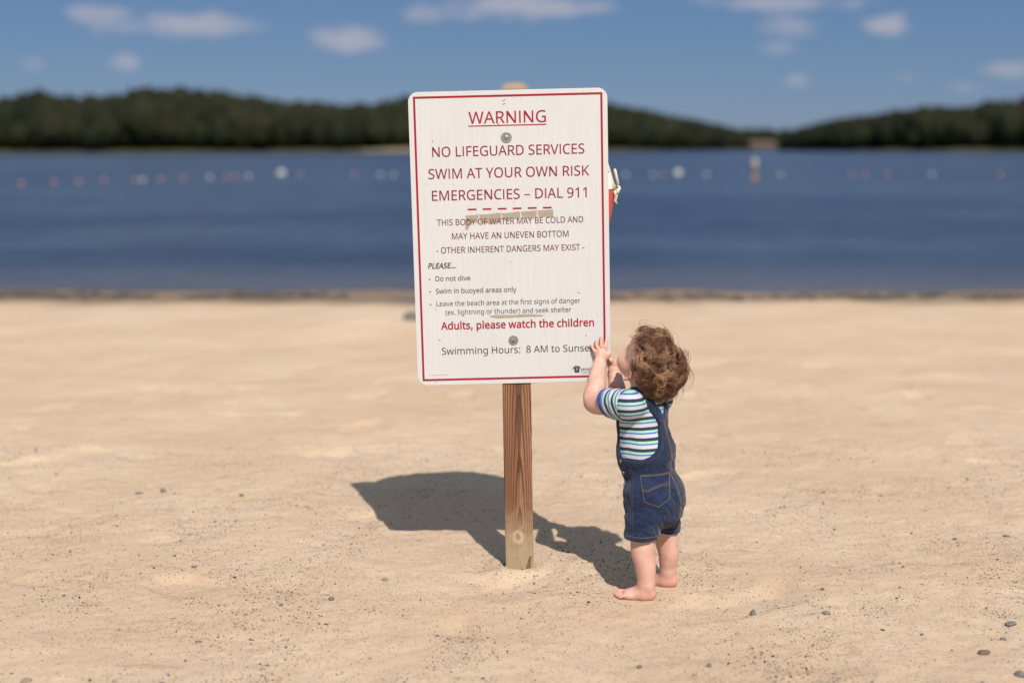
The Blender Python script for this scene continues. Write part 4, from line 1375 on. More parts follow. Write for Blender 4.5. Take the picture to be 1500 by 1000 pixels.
# ================================================================ the toddler
class Field:
    """signed distance grid, combined with smooth unions, skinned with surface nets"""
    def __init__(s, lo, hi, h):
        s.lo = np.array(lo, float)
        s.h = h
        s.n = np.ceil((np.array(hi) - s.lo) / h).astype(int) + 1
        s.ax = [s.lo[i] + h * np.arange(s.n[i]) for i in range(3)]
        s.v = np.full(tuple(s.n), .05, np.float32)

    def sl(s, lo, hi, pad):
        r = []
        for i in range(3):
            a = int(np.floor((lo[i] - pad - s.lo[i]) / s.h))
            b = int(np.ceil((hi[i] + pad - s.lo[i]) / s.h)) + 1
            r.append(slice(max(0, a), min(s.n[i], max(b, 0))))
        return tuple(r)

    def pts(s, r):
        return (s.ax[0][r[0]][:, None, None], s.ax[1][r[1]][None, :, None], s.ax[2][r[2]][None, None, :])

    def comb(s, r, d, k, sub=False):
        v = s.v[r]
        if sub:
            d = -d
            if k > 0:
                t = np.clip(.5 - .5 * (v - d) / k, 0, 1)
                s.v[r] = v * (1 - t) + d * t + k * t * (1 - t)
            else:
                s.v[r] = np.maximum(v, d)
            return
        if k > 0:
            t = np.clip(.5 + .5 * (v - d) / k, 0, 1)
            s.v[r] = v * (1 - t) + d * t - k * t * (1 - t)
        else:
            s.v[r] = np.minimum(v, d)

    def cone(s, a, b, r1, r2, k=.01, sub=False):
        a, b = np.array(a, float), np.array(b, float)
        R = max(r1, r2)
        r = s.sl(np.minimum(a, b) - R, np.maximum(a, b) + R, max(.03, k * 1.5) if not sub else k + 3 * s.h)
        X, Y, Z = s.pts(r)
        ba = b - a
        L = float(ba @ ba) + 1e-12
        t = np.clip(((X - a[0]) * ba[0] + (Y - a[1]) * ba[1] + (Z - a[2]) * ba[2]) / L, 0, 1)
        d = np.sqrt((X - a[0] - t * ba[0]) ** 2 + (Y - a[1] - t * ba[1]) ** 2 + (Z - a[2] - t * ba[2]) ** 2) - (r1 + (r2 - r1) * t)
        s.comb(r, d.astype(np.float32), k, sub)

    def chain(s, pts, rs, k=.006, sub=False):
        for i in range(len(pts) - 1):
            s.cone(pts[i], pts[i + 1], rs[i], rs[i + 1], k, sub)

    def limb(s, pts, rs, k=.0015, n=7):
        """rounded cones along a smooth curve, so the taper has no rings"""
        p = np.array(pts, float)
        r = np.array(rs, float)
        q = np.column_stack([p, r])
        q = np.vstack([2 * q[0] - q[1], q, 2 * q[-1] - q[-2]])
        out = []
        for i in range(1, len(q) - 2):
            for t in np.arange(n) / n:
                out.append(.5 * (2 * q[i] + (q[i + 1] - q[i - 1]) * t + (2 * q[i - 1] - 5 * q[i] + 4 * q[i + 1] - q[i + 2]) * t * t
                                 + (3 * q[i] - q[i - 1] - 3 * q[i + 1] + q[i + 2]) * t ** 3))
        out.append(q[-2])
        out = np.array(out)
        s.chain(out[:, :3], out[:, 3], k)

    def ell(s, c, axes, radii, k=.01, sub=False):
        c = np.array(c, float)
        A = np.array(axes, float)
        R = np.array(radii, float)
        ext = np.sqrt(((A * R[:, None]) ** 2).sum(0))
        r = s.sl(c - ext, c + ext, max(.03, k * 1.5) if not sub else k + 3 * s.h)
        X, Y, Z = s.pts(r)
        q = [A[i, 0] * (X - c[0]) + A[i, 1] * (Y - c[1]) + A[i, 2] * (Z - c[2]) for i in range(3)]
        k0 = np.sqrt(sum((q[i] / R[i]) ** 2 for i in range(3)))
        k1 = np.sqrt(sum((q[i] / R[i] ** 2) ** 2 for i in range(3))) + 1e-9
        d = np.where(k0 < .05, -R.min(), k0 * (k0 - 1) / k1)
        s.comb(r, d.astype(np.float32), k, sub)

    def mesh(s, smooth=1):
        v = s.v
        n = np.array(v.shape)
        inside = v < 0
        c = np.zeros(n - 1, np.int8)
        offs = [(i, j, k) for i in (0, 1) for j in (0, 1) for k in (0, 1)]
        for o in offs:
            c += inside[o[0]:n[0] - 1 + o[0], o[1]:n[1] - 1 + o[1], o[2]:n[2] - 1 + o[2]]
        I = np.argwhere((c > 0) & (c < 8))
        pos = np.zeros((len(I), 3))
        cnt = np.zeros(len(I))
        for ax in range(3):
            for o in offs:
                if o[ax]:
                    continue
                a = I + np.array(o)
                b = a.copy()
                b[:, ax] += 1
                va = v[a[:, 0], a[:, 1], a[:, 2]].astype(float)
                vb = v[b[:, 0], b[:, 1], b[:, 2]].astype(float)
                m = (va < 0) != (vb < 0)
                t = np.where(m, va / np.where(m, va - vb, 1), 0)
                p = np.array(o, float)[None].repeat(len(I), 0)
                p[:, ax] += t
                pos += p * m[:, None]
                cnt += m
        pos = pos / cnt[:, None] + I
        idx = np.full(n - 1, -1, np.int32)
        idx[I[:, 0], I[:, 1], I[:, 2]] = np.arange(len(I))
        quads = []
        for ax in range(3):
            o1, o2 = [(1, 2), (2, 0), (0, 1)][ax]
            sa = [slice(1, n[i] - 1) for i in range(3)]
            sa[ax] = slice(0, n[ax] - 1)
            sb = list(sa)
            sb[ax] = slice(1, n[ax])
            A, B = inside[tuple(sa)], inside[tuple(sb)]
            for flip, msk in ((False, A & ~B), (True, ~A & B)):
                e = np.argwhere(msk)
                if not len(e):
                    continue
                e = e + 1
                e[:, ax] -= 1

                def cell(d1, d2):
                    q = e.copy()
                    q[:, o1] += d1
                    q[:, o2] += d2
                    return idx[q[:, 0], q[:, 1], q[:, 2]]
                q = np.stack([cell(-1, -1), cell(0, -1), cell(0, 0), cell(-1, 0)], -1)
                quads.append(q[:, ::-1] if flip else q)
        Q = np.concatenate(quads)
        Q = Q[(Q >= 0).all(1)]
        P = s.lo + pos * s.h
        for _ in range(smooth):
            acc = np.zeros_like(P)
            w = np.zeros(len(P))
            for a, b in ((0, 1), (1, 2), (2, 3), (3, 0)):
                for i, j in ((a, b), (b, a)):
                    for d in range(3):
                        acc[:, d] += np.bincount(Q[:, i], P[Q[:, j], d], len(P))
                    w += np.bincount(Q[:, i], minlength=len(P))
            P = .5 * P + .5 * acc / np.maximum(w, 1)[:, None]
        return P, Q


def unit(v):
    v = np.array(v, float)
    return v / np.linalg.norm(v)


O = np.array([.42, 4.16, 0.])
V3 = lambda *a: np.array(a, float)
Rv, Fv = V3(.6, .8, 0), V3(-.8, .6, 0)          # the child's right, and the way the body faces
Lv, Bv = -Rv, -Fv
UP = V3(0, 0, 1)
BODY = [Rv, Fv, UP]
# head frame: tipped back, looking up at the sign
HF = unit((-.52, .53, .67))
HL = unit(np.cross(UP, HF))
HU = np.cross(HF, HL)
HC = V3(.404, 4.19, .690)
HEAD = [HF, HL, HU]

SH_L, SH_R = V3(.342, 4.120, .578), V3(.437, 4.246, .576)
EL_L, WR_L = V3(.2465, 4.235, .5690), V3(.2680, 4.325, .6655)
EL_R, WR_R = V3(.326, 4.300, .5630), V3(.3165, 4.352, .637)
HIP_L, KN_L, AN_L = V3(.390, 4.120, .245), V3(.3865, 4.090, .150), V3(.3955, 4.084, .045)
HIP_R, KN_R, AN_R = V3(.452, 4.200, .245), V3(.4690, 4.200, .150), V3(.4735, 4.213, .045)
PANEL_Y = 4.3565                                  # face of the sign at hand height


def torso(f, g=0.):
    """trunk shape grown by g"""
    f.ell((.389, 4.186, .525), BODY, (.079 + g, .066 + g, .098 + g), .03)
    f.ell((.400, 4.177, .425), BODY, (.085 + g, .080 + g, .092 + g), .03)
    f.ell((.421, 4.165, .300), BODY, (.088 + g, .078 + g, .090 + g), .03)
    f.ell(V3(.436, 4.150, .275) + .005 * Bv, BODY, (.075 + g, .062 + g, .062 + g), .03)
    f.cone(SH_L + .022 * Rv, SH_R + .022 * Lv, .034 + g, .034 + g, .03)


def build_child():
    skin = Mat('toddler_skin', .5, .35)
    o = skin.obj()
    fl = skin.attr('flush')
    nz = skin.noise(o, 28, 4)
    c = skin.mix(skin.rng(nz, .35, .7), (.64, .40, .315), (.565, .31, .24))
    blot = skin.noise(o, 75, 4, .65)
    c = skin.mix(skin.rng(blot, .52, .75, 0, .35), c, (.62, .30, .24))
    c = skin.mix(fl, c, (.60, .26, .21))
    skin.color(c)
    skin.b.inputs['Subsurface Weight'].default_value = .15
    skin.b.inputs['Subsurface Radius'].default_value = (.010, .004, .002)
    skin.b.inputs['Subsurface Scale'].default_value = .5
    skin.bump(skin.math('ADD', skin.noise(o, 220, 3), skin.math('MULTIPLY', skin.noise(o, 45, 3), 2.0)), .12, .0012)

    root = empty('person', tuple(O), 'curly haired barefoot toddler in denim overalls and striped shirt reaching up to the sign',
                 'toddler')

    # ------------------------------------------------------------ body
    f = Field((.215, 3.99, -.012), (.56, 4.41, .82), .0018)
    torso(f, -.005)
    # head
    at = lambda a, l, u: HC + a * HF + l * HL + u * HU
    f.cone(V3(.396, 4.188, .575), at(-.014, 0, -.030), .040, .046, .02)
    f.ell(at(-.006, 0, .010), HEAD, (.080, .066, .071), .02)
    f.ell(at(.030, 0, -.030), HEAD, (.047, .054, .052), .02)
    for sgn in (1, -1):
        f.ell(at(.047, sgn * .030, -.037), HEAD, (.029, .028, .027), .015)
    f.ell(at(.057, 0, -.073), HEAD, (.017, .020, .015), .015)
    f.ell(at(.062, 0, .022), HEAD, (.020, .045, .022), .02)
    for sgn in (1, -1):
        f.ell(at(.083, sgn * .025, -.003), HEAD, (.013, .015, .010), .008, True)
        f.ell(at(.066, sgn * .025, .0035), HEAD, (.0135, .0145, .0060), .004)   # lids
        f.ell(at(.0655, sgn * .025, -.0095), HEAD, (.0125, .0140, .0050), .004)
    f.cone(at(.076, 0, -.002), at(.087, 0, -.023), .005, .0065, .008)
    f.ell(at(.088, 0, -.025), HEAD, (.0075, .0075, .0065), .004)
    for sgn in (1, -1):
        f.ell(at(.082, sgn * .0085, -.027), HEAD, (.006, .0045, .0048), .003)
    f.ell(at(.079, 0, -.046), HEAD, (.0075, .0135, .0042), .004)
    f.ell(at(.077, 0, -.0545), HEAD, (.0075, .0115, .0042), .004)
    f.cone(at(.086, -.011, -.0502), at(.086, .011, -.0502), .0016, .0016, .002, True)
    for sgn in (1, -1):
        e = lambda a, l, u: at(a, sgn * l, u)
        rim = [e(.004, .060, -.041), e(-.004, .066, -.050), e(-.013, .071, -.040), e(-.016, .074, -.026), e(-.011, .074, -.013),
               e(-.001, .071, -.010), e(.005, .066, -.018)]
        f.chain(rim, [.0048, .0048, .0038, .0036, .0036, .0034, .003], .003)
        f.ell(e(-.004, .064, -.028), HEAD, (.012, .005, .016), .005)
        f.ell(e(-.001, .073, -.028), HEAD, (.0055, .0050, .0085), .003, True)
    # arms
    f.limb([SH_L, SH_L * .45 + EL_L * .55, EL_L, EL_L * .55 + WR_L * .45 + V3(-.001, -.003, 0), WR_L], [.037, .0345, .0325, .0295, .0215])
    f.limb([SH_R, SH_R * .45 + EL_R * .55, EL_R, EL_R * .55 + WR_R * .45, WR_R], [.036, .033, .0295, .026, .0195])
    # left hand, flat on the sign
    py = PANEL_Y
    X0 = .273

    def hp(x, z, y):
        return V3(x, py - y, z)
    f.ell(hp(.2735, .6975, .0125), [(1, 0, 0), (0, 1, 0), (0, 0, 1)], (.0205, .0105, .0215), .008)
    f.cone(WR_L, hp(.273, .690, .0135), .0205, .0125, .010)
    f.ell(hp(.2880, .6890, .0125), [unit((.6, 0, 1)), (0, 1, 0), unit((1, 0, -.6))], (.017, .009, .009), .006)
    fing = [((.2585, .7025), (.2505, .7125), (.2425, .7260), .0051, .0042),
            ((.2650, .7115), (.2600, .7260), (.2585, .7400), .0054, .0045),
            ((.2745, .7150), (.2740, .7320), (.2735, .7500), .0056, .0046),
            ((.2845, .7130), (.2875, .7280), (.2900, .7430), .0055, .0045)]
    for a, b, c_, r1, r2 in fing:
        f.chain([hp(a[0], a[1] - .006, .0115), hp(a[0] * .5 + b[0] * .5, a[1] * .5 + b[1] * .5, .0125), hp(b[0], b[1], .0098), hp(c_[0], c_[1], .0052)],
                [r1 * 1.1, r1, r1 * .95, r2], .0025)
    f.chain([hp(.2900, .6900, .0125), hp(.2985, .6985, .0115), hp(.3010, .7095, .0065)], [.0075, .0060, .0048], .004)
    # right hand, holding the edge of the panel
    q = lambda x, y, z: V3(x, PANEL_Y + y, z)
    f.ell(q(.3120, .004, .658), [unit((.25, .1, 1)), unit((1, 0, -.25)), unit((0, 1, 0))], (.021, .0125, .0165), .008)
    f.cone(WR_R, q(.3125, .003, .653), .0185, .0125, .010)
    for i, (zz, ln) in enumerate(((.673, .030), (.664, .033), (.6545, .031), (.6455, .025))):
        f.chain([q(.309, .012, zz - .006 + .002 * i), q(.304, .0175, zz + .006), q(.293, .0150, zz + .009), q(.293 - ln * .55, .0085, zz + .011)],
                [.0060, .0056, .0052, .0044], .0025)
    f.chain([q(.311, -.006, .668), q(.305, -.0115, .678), q(.2985, -.0090, .6870)], [.0072, .0058, .0047], .004)
    # legs
    f.limb([HIP_L, KN_L, KN_L * .55 + AN_L * .45 + .003 * Bv, AN_L], [.046, .0335, .0312, .0238])
    f.limb([HIP_R, KN_R, KN_R * .55 + AN_R * .45 + .004 * Bv, AN_R], [.046, .0325, .0302, .0232])
    for kn in (KN_L, KN_R):
        f.ell(kn + .011 * Fv + V3(0, 0, -.004), BODY, (.022, .024, .032), .020)

    def foot(an, d, out, heel):
        d, out = unit(d), unit(out)
        A = [d, out, UP]
        g = lambda a, b, z: heel + a * d + b * out + V3(0, 0, z)
        f.ell(g(.002, 0, .020), A, (.0235, .0205, .0235), .010)
        f.cone(an, g(.016, 0, .026), .0225, .022, .014)
        f.cone(g(.020, 0, .024), g(.066, -.003, .0135), .0225, .0135, .014)
        f.cone(g(.020, .008, .016), g(.064, .012, .0105), .0165, .0115, .012)
        f.ell(g(.058, .001, .012), A, (.022, .0255, .0125), .008)
        toes = [(-.0190, .109, .0082, .0080), (-.0062, .108, .0050, .0052), (.0040, .103, .0047, .0049), (.0136, .096, .0045, .0047), (.0228, .087, .0044, .0046)]
        for b, a, r1, r2 in toes:
            f.chain([g(a - .034, b * .92, .0125), g(a - .015, b, .0125), g(a - r2, b, .0075)], [r1 * 1.0, r1 * .95, r2], .0008)
    foot(AN_L, (-.965, .262, 0), (-.262, -.965, 0), V3(.4045, 4.085, -.001))
    foot(AN_R, (-.86, .51, 0), (-.51, -.86, 0), V3(.483, 4.212, -.001))
    X, Y, Z = f.pts((slice(None),) * 3)
    f.v = np.maximum(f.v, (-.0015 - Z).astype(np.float32))
    # creases at wrists, elbow and ankles
    for c_, n_, r_ in ((WR_L + V3(0, 0, .001), unit(WR_L - EL_L), .0235), (WR_R, unit(WR_R - EL_R), .021)):
        a = unit(np.cross(n_, (.3, .8, .1)))
        b = np.cross(n_, a)
        ring = [c_ + r_ * (a * math.cos(t) + b * math.sin(t)) for t in np.linspace(0, 2 * math.pi, 15)]
        f.chain(ring, [.0014] * 15, .006, True)
    P, Q = f.mesh(1)
    del f
    fl = np.zeros(len(P))

    def blob(c_, r_, a_):
        d = np.linalg.norm(P - np.array(c_), axis=1)
        np.maximum(fl, a_ * np.exp(-(d / r_) ** 2), out=fl)
    blob((.40, 4.085, 0), .035, .75)
    blob((.32, 4.105, .004), .030, .7)
    blob((.483, 4.212, 0), .04, .75)
    blob((.44, 4.24, 0), .03, .6)
    for sgn in (1, -1):
        blob(at(.07, sgn * .033, -.036), .022, .6)
        blob(at(-.005, sgn * .068, -.03), .020, .6)
    blob(at(.085, 0, -.050), .014, .95)
    blob(EL_L, .03, .35)
    for kn in (KN_L, KN_R):
        blob(kn + .03 * Fv, .03, .45)
    for z in (.745, .735, .72):
        blob((.272, PANEL_Y - .006, z + .004), .012, .4)
    blob((.31, PANEL_Y, .66), .03, .35)
    mesh_obj('body', P - O, Q, skin.m, root, True, attrs={'flush': fl})

    # ------------------------------------------------------------ eyes
    em = Mat('eye', .12, .5)

    pass
    r_ = em.attr('iris')
    em.color(em.ramp(r_, [(0, (.01, .01, .01)), (.16, (.01, .01, .01)), (.18, (.12, .08, .05)), (.40, (.16, .10, .06)), (.43, (.75, .70, .68)), (1, (.72, .66, .64))]))
    iv, fi = stone_mesh(np.random.default_rng(1), 1, 1, 1, 3)
    import bmesh
    bm = bmesh.new()
    bmesh.ops.create_icosphere(bm, subdivisions=4, radius=1)
    iv = np.array([q_.co[:] for q_ in bm.verts])
    fi = np.array([[q_.index for q_ in t.verts] for t in bm.faces])
    bm.free()
    look = unit(HF * .95 + HU * .1)
    for sgn in (1, -1):
        c_ = at(.0645, sgn * .025, -.003)
        mesh_obj('eye', c_ + iv * .0112 - O, fi, em.m, root, True, attrs={'iris': np.arccos(np.clip(iv @ look, -1, 1)) / 1.57})
    # brows
    bw = flat('brow_hair', (.15, .085, .045), .7)
    for sgn in (1, -1):
        b = MB()
        b.tube([tuple(at(a, sgn * l, u) - O) for a, l, u in ((.0815, .010, .016), (.0805, .019, .0195), (.0755, .029, .0195), (.066, .038, .014))], [.0012, .002, .0018, .0008], 6)
        b.build('eyebrow', bw, root, True)

    # ------------------------------------------------------------ shirt
    def stripe_mat(name, coord, cuff=None):
        m = Mat(name, .85, .15)
        o = m.obj()
        tc = m.attr(coord)
        fr = m.math('FRACT', m.math('MULTIPLY', tc, 1 / .0305))
        navy, mint, blue, white = (.014, .015, .035), (.30, .60, .47), (.025, .11, .42), (.54, .52, .59)
        c = m.ramp(fr, [(0, white), (.30, blue), (.40, mint), (.56, white), (.64, white), (.66, navy), (.94, navy), (.97, white)], True)
        c = m.ramp(fr, [(0, white), (.33, blue), (.46, mint), (.68, navy), (.985, white)], True)
        if cuff is not None:
            c = m.mix(m.math('GREATER_THAN', m.attr('along'), cuff), c, (.028, .060, .30))
        m.color(m.mix(m.rng(m.noise(o, 700, 2), .3, .7, 0, .18), c, (.25, .25, .28)))
        w = m.noise(o, 34, 4, .55, .4)
        m.bump(m.math('ADD', w, m.math('MULTIPLY', m.noise(o, 900, 2), .12)), .35, .008)
        return m.m
    f = Field((.26, 4.05, .16), (.54, 4.32, .66), .003)
    torso(f, .003)
    for s0_, e0_ in ((SH_L, EL_L), (SH_R, EL_R)):
        ax_ = unit(e0_ - s0_)
        f.cone(s0_ - .004 * ax_, s0_ + .012 * ax_, .0455, .0450, .016)
    X, Y, Z = f.pts((slice(None),) * 3)
    f.v += (.0018 * noise3(X * 22, Y * 22, Z * 30) + .0012 * noise3(X * 50, Y * 50, Z * 60)).astype(np.float32)
    f.cone(V3(.397, 4.187, .57), V3(.400, 4.189, .66), .047, .050, .006, True)
    P, Q = f.mesh(1)
    u = (P - V3(.39, 4.185, 0)) @ Rv
    w = (P - V3(.39, 4.185, 0)) @ Bv
    t = P[:, 2] + .05 * np.abs(u) - .12 * np.clip(w, -1, 0) + .0015 * noise3(P[:, 0] * 30, P[:, 1] * 30, P[:, 2] * 12)
    shirt = mesh_obj('shirt', P - O, Q, stripe_mat('striped_jersey', 't'), root, True, attrs={'t': t})

    # neckband
    nb = MB()
    ring = []
    for a in np.linspace(0, 2 * math.pi, 33)[:-1]:
        p = V3(.3975, 4.1875, .611) + .046 * (math.cos(a) * Rv + math.sin(a) * Fv) - V3(0, 0, .016 * max(0, math.sin(a)) + .0 * math.cos(a))
        ring.append(tuple(p - O))
    ring.append(ring[0])
    nb.tube(ring, .0058, 8)
    nb.build('neckband', flat('navy_ribbing', (.014, .016, .040), .85, var=.25, scale=200), shirt, True)

    for nm, s0, e0, r0, r1, frac in (('l', SH_L, EL_L, .0475, .0455, .60), ('r', SH_R, EL_R, .0475, .0435, .62)):
        end = s0 + (e0 - s0) * frac
        ax = unit(e0 - s0)
        Ls = np.linalg.norm(end - s0)
        tilt = .38 if nm == 'l' else 0
        f = Field(np.minimum(s0, end) - .08, np.maximum(s0, end) + .08, .0024)
        f.cone(s0 - ax * .02, s0 + ax * (Ls + .03), r0, r1, .01)
        X, Y, Z = f.pts((slice(None),) * 3)
        al = (X - s0[0]) * ax[0] + (Y - s0[1]) * ax[1] + (Z - s0[2]) * ax[2]
        f.v += (.0022 * np.sin(al * 190 + 6 * noise3(X * 18, Y * 18, Z * 18)) * sstep(-.01, .03, al) * .55 + .0016 * noise3(X * 40, Y * 40, Z * 40)).astype(np.float32)
        f.v += (.0016 * sstep(Ls - .019, Ls - .016, al - tilt * (Z - s0[2]))).astype(np.float32)
        f.v = np.maximum(f.v, np.maximum(al - tilt * (Z - s0[2]) - Ls, .004 - al).astype(np.float32))
        f.cone(s0 + ax * (Ls - .02), s0 + ax * (Ls + .06), r1 - .0085, r1 - .0062, 0, True)
        P, Q = f.mesh(1)
        al = (P - s0) @ ax - tilt * (P[:, 2] - s0[2])
        sl_ = mesh_obj('sleeve', P - O, Q, stripe_mat('striped_sleeve', 't', Ls - .0185), shirt, True,
                       attrs={'t': al * 1.0 + .006, 'along': al})

    # ------------------------------------------------------------ overalls
    dm = Mat('dark_denim', .85, .2)
    o = dm.obj()
    fade = dm.noise(o, 16, 5, .6, .5)
    fine = dm.noise(dm.mapping(o, (1, 1, .35)), 650, 2, .6)
    slub = dm.noise(dm.mapping(o, (1, 1, .04)), 420, 3, .6)
    c = dm.mix(dm.rng(fade, .35, .72), (.004, .0085, .029), (.012, .024, .070))
    c = dm.mix(dm.rng(fine, .42, .75, 0, .55), c, (.045, .075, .16))
    c = dm.mix(dm.rng(slub, .5, .75, 0, .35), c, (.035, .06, .14))
    dm.color(c)
    dm.b.inputs['Sheen Weight'].default_value = .15
    wr = dm.noise(o, 30, 4, .55, .8)
    dm.bump(dm.math('ADD', wr, dm.math('MULTIPLY', fine, .10)), .75, .012)

    f = Field((.27, 4.02, .15), (.56, 4.33, .66), .003)
    torso(f, .0085)
    X, Y, Z = f.pts((slice(None),) * 3)
    dx, dy = X - .392, Y - 4.183
    u = dx * Rv[0] + dy * Rv[1]
    w = dx * Bv[0] + dy * Bv[1]
    # back: panel narrowing upward into two straps over the shoulders
    zt = np.array([.0, .398, .415, .432, .452, .485, .515, .540, .555])
    hw_ = np.array([.16, .130, .090, .066, .048, .031, .024, .021, .004])
    half = np.interp(Z, zt, hw_)
    back = np.where(Z < .398, -.05, np.maximum(np.abs(u) - half, Z - .545) * .75)

    def strap(side, pts, hw2):
        d = None
        for (u0, z0), (u1, z1) in zip(pts[:-1], pts[1:]):
            bu, bz = u1 - u0, z1 - z0
            t = np.clip(((u * side - u0) * bu + (Z - z0) * bz) / (bu * bu + bz * bz), 0, 1)
            q = np.sqrt((u * side - u0 - t * bu) ** 2 + (Z - z0 - t * bz) ** 2) - hw2
            d = q if d is None else np.minimum(d, q)
        return d
    for sgn in (1, -1):
        back = np.minimum(back, strap(sgn, [(.004, .520), (.026, .560), (.050, .595), (.054, .66)] if sgn < 0 else [(.008, .520), (.040, .556), (.064, .595), (.062, .66)], .0155 if sgn < 0 else .020))
    front = np.where(Z < .398, -.05, np.maximum(np.abs(u) - np.interp(Z, [.398, .42, .45, .50], [.15, .082, .066, .060]), Z - .515) * .8)
    for sgn in (1, -1):
        front = np.minimum(front, strap(sgn, [(.048, .49), (.050, .60), (.052, .66)], .0155))
    reg = np.where(w > -.004, back, front)
    # legs of the shorts
    f.chain([V3(.398, 4.125, .30), V3(.3800, 4.096, .182)], [.064, .0500], .022)
    f.chain([V3(.450, 4.200, .30), V3(.4660, 4.203, .176)], [.064, .0435], .022)
    # folds
    f.v += (.0026 * noise3(X * 15, Y * 15, Z * 30) + .0022 * noise3(X * 30, Y * 30, Z * 52)
            + .0030 * sstep(.12, .0, np.abs(noise3(X * 13 + 3, Y * 13, Z * 24 + X * 14))) * sstep(.46, .36, Z)
            + .0022 * np.sin(Z * 150 + 5 * noise3(X * 12, Y * 12, Z * 9)) * np.exp(-((Z - .225) / .035) ** 2)).astype(np.float32)
    f.v = np.maximum(f.v, reg.astype(np.float32))
    # hems, cut open round each leg
    hemz = .186 + .06 * (X - .39) * 0 - .010 * sstep(.41, .47, X) + .0025 * noise3(X * 25, Y * 25, 1.)
    f.v = np.maximum(f.v, (hemz - Z).astype(np.float32))
    hb = np.exp(-((Z - hemz - .0075) / .0065) ** 2)
    f.v -= (.0012 * hb * (f.v < .01)).astype(np.float32)
    f.cone(V3(.3800, 4.095, .15), V3(.385, 4.104, .205), .0440, .042, .002, True)
    f.cone(V3(.4665, 4.203, .14), V3(.463, 4.203, .200), .0385, .037, .002, True)
    # inside the straps stay hollow for the neck
    f.cone(V3(.397, 4.187, .58), V3(.400, 4.189, .66), .044, .046, .004, True)
    P, Q = f.mesh(1)
    del f
    overalls = mesh_obj('overalls', P - O, Q, dm.m, root, True)
    bvh = BVHTree.FromPolygons([tuple(p) for p in P], [tuple(map(int, q_)) for q_ in Q])

    def hit(p, d):
        h_ = bvh.ray_cast(Vector(p), Vector(d).normalized())
        return (np.array(h_[0]), np.array(h_[1])) if h_[0] is not None else (None, None)

    thread = flat('tan_thread', (.23, .15, .09), .7)

    dull_thread = flat('navy_thread', (.075, .065, .07), .8)

    def stitch(pts, d, parent=overalls, r=.00055, off=.0004, th=None):
        """thread laid on the cloth along a polyline seen along direction d"""
        pts = [np.array(p, float) for p in pts]
        out = []
        for a, b in zip(pts[:-1], pts[1:]):
            n = max(2, int(np.linalg.norm(b - a) / .0025))
            for i in range(n):
                out.append(a + (b - a) * i / n)
        out.append(pts[-1])
        m_ = MB()
        run = []
        last = None
        for p in out:
            h_, n_ = hit(p, d)
            if h_ is None or (last is not None and np.linalg.norm(h_ - last) > .012):
                if len(run) > 2:
                    m_.tube(run, r, 5)
                run = []
                last = h_
                continue
            last = h_
            if n_ @ np.array(d) > 0:
                n_ = -n_
            run.append(tuple(h_ + n_ * off - O))
        if len(run) > 2:
            m_.tube(run, r, 5)
        if m_.v:
            m_.build('stitching', th or thread, parent, True)

    # back pocket, a raised patch with its own stitching
    D = V3(.10, 1, .0)
    c0 = V3(.4255, 3.80, .335)
    def pk(u_, v_, y=3.80):
        return V3(.3945 + u_, y, .3370 + v_)
    poly = [(-.0510 + .0, .040), (.0375, .045), (.0405, -.030), (.0050, -.052), (-.0375, -.036)]
    nu, nv = 26, 26
    Vp, Fp = [], []
    bot = lambda s_: np.interp(s_, [0, .52, 1], [-.036, -.052, -.030])
    lef, rig = (lambda q_: -.0500 + .0125 * (1 - q_)), (lambda q_: .0400 - .0025 * q_)
    lay = []
    for off in (.0022, -.004):
        for j in range(nv + 1):
            qv = j / nv
            for i in range(nu + 1):
                su = i / nu
                u_ = lef(qv) * (1 - su) + rig(qv) * su
                v_ = bot(su) * (1 - qv) + (.040 + .005 * su) * qv
                h_, n_ = hit(pk(u_, v_), D)
                if h_ is None:
                    h_, n_ = lay[-1] if lay else (pk(u_, v_), -D)
                lay.append((h_, n_))
                edge = min(su, 1 - su, qv, 1 - qv)
                Vp.append(h_ + n_ * (off if edge > .01 else min(off, .0010)) - O)
    W1 = nu + 1
    N1 = W1 * (nv + 1)
    for j in range(nv):
        for i in range(nu):
            a = j * W1 + i
            Fp.append((a, a + 1, a + 1 + W1, a + W1))
            a += N1
            Fp.append((a, a + W1, a + 1 + W1, a + 1))
    border = [i for i in range(W1)] + [j * W1 + nu for j in range(1, nv + 1)] + [nv * W1 + i for i in range(nu - 1, -1, -1)] + [j * W1 for j in range(nv - 1, 0, -1)]
    for a, b in zip(border, border[1:] + border[:1]):
        Fp.append((a, a + N1, b + N1, b))
    pocket = mesh_obj('pocket', Vp, Fp, dm.m, overalls, True)
    ins = .0028
    S = lambda pts, off=.0026: stitch([pk(a, b) for a, b in pts], D, overalls, .0006, off)
    S([(-.047, .0375), (.0355, .0425)])
    S([(-.0465, .0340), (.0353, .0390)])
    S([(-.0475, .037), (-.0350, -.0345), (.0050, -.0490), (.0378, -.0285), (.0355, .0420)])
    S([(-.0415, .001), (-.026, -.002), (-.008, .006), (.015, .0125), (.0365, .0130)])
    S([(-.0410, -.0035), (-.026, -.0065), (-.008, .0015), (.015, .0080), (.0365, .0085)])

    # hems, side seam, centre back seam, armhole edge
    for cx, cy, r_, zz in ((.389, 4.098, .12, .1985), (.469, 4.203, .12, .1885)):
        for s0, s1 in ((-2.6, -.2),):
            pts = [(V3(cx, cy, zz) + .16 * V3(math.cos(a), math.sin(a), 0)) for a in np.linspace(-2.9, .1, 26)]
            m_ = MB()
            run = []
            for p in pts:
                h_, n_ = hit(p, V3(cx, cy, zz) - p)
                if h_ is not None:
                    run.append(tuple(h_ + n_ * .0004 - O))
            if len(run) > 2:
                m_.tube(run, .0006, 5)
                m_.build('stitching', thread, overalls, True)
    dl = unit(-Lv + V3(.0, .0, 0))
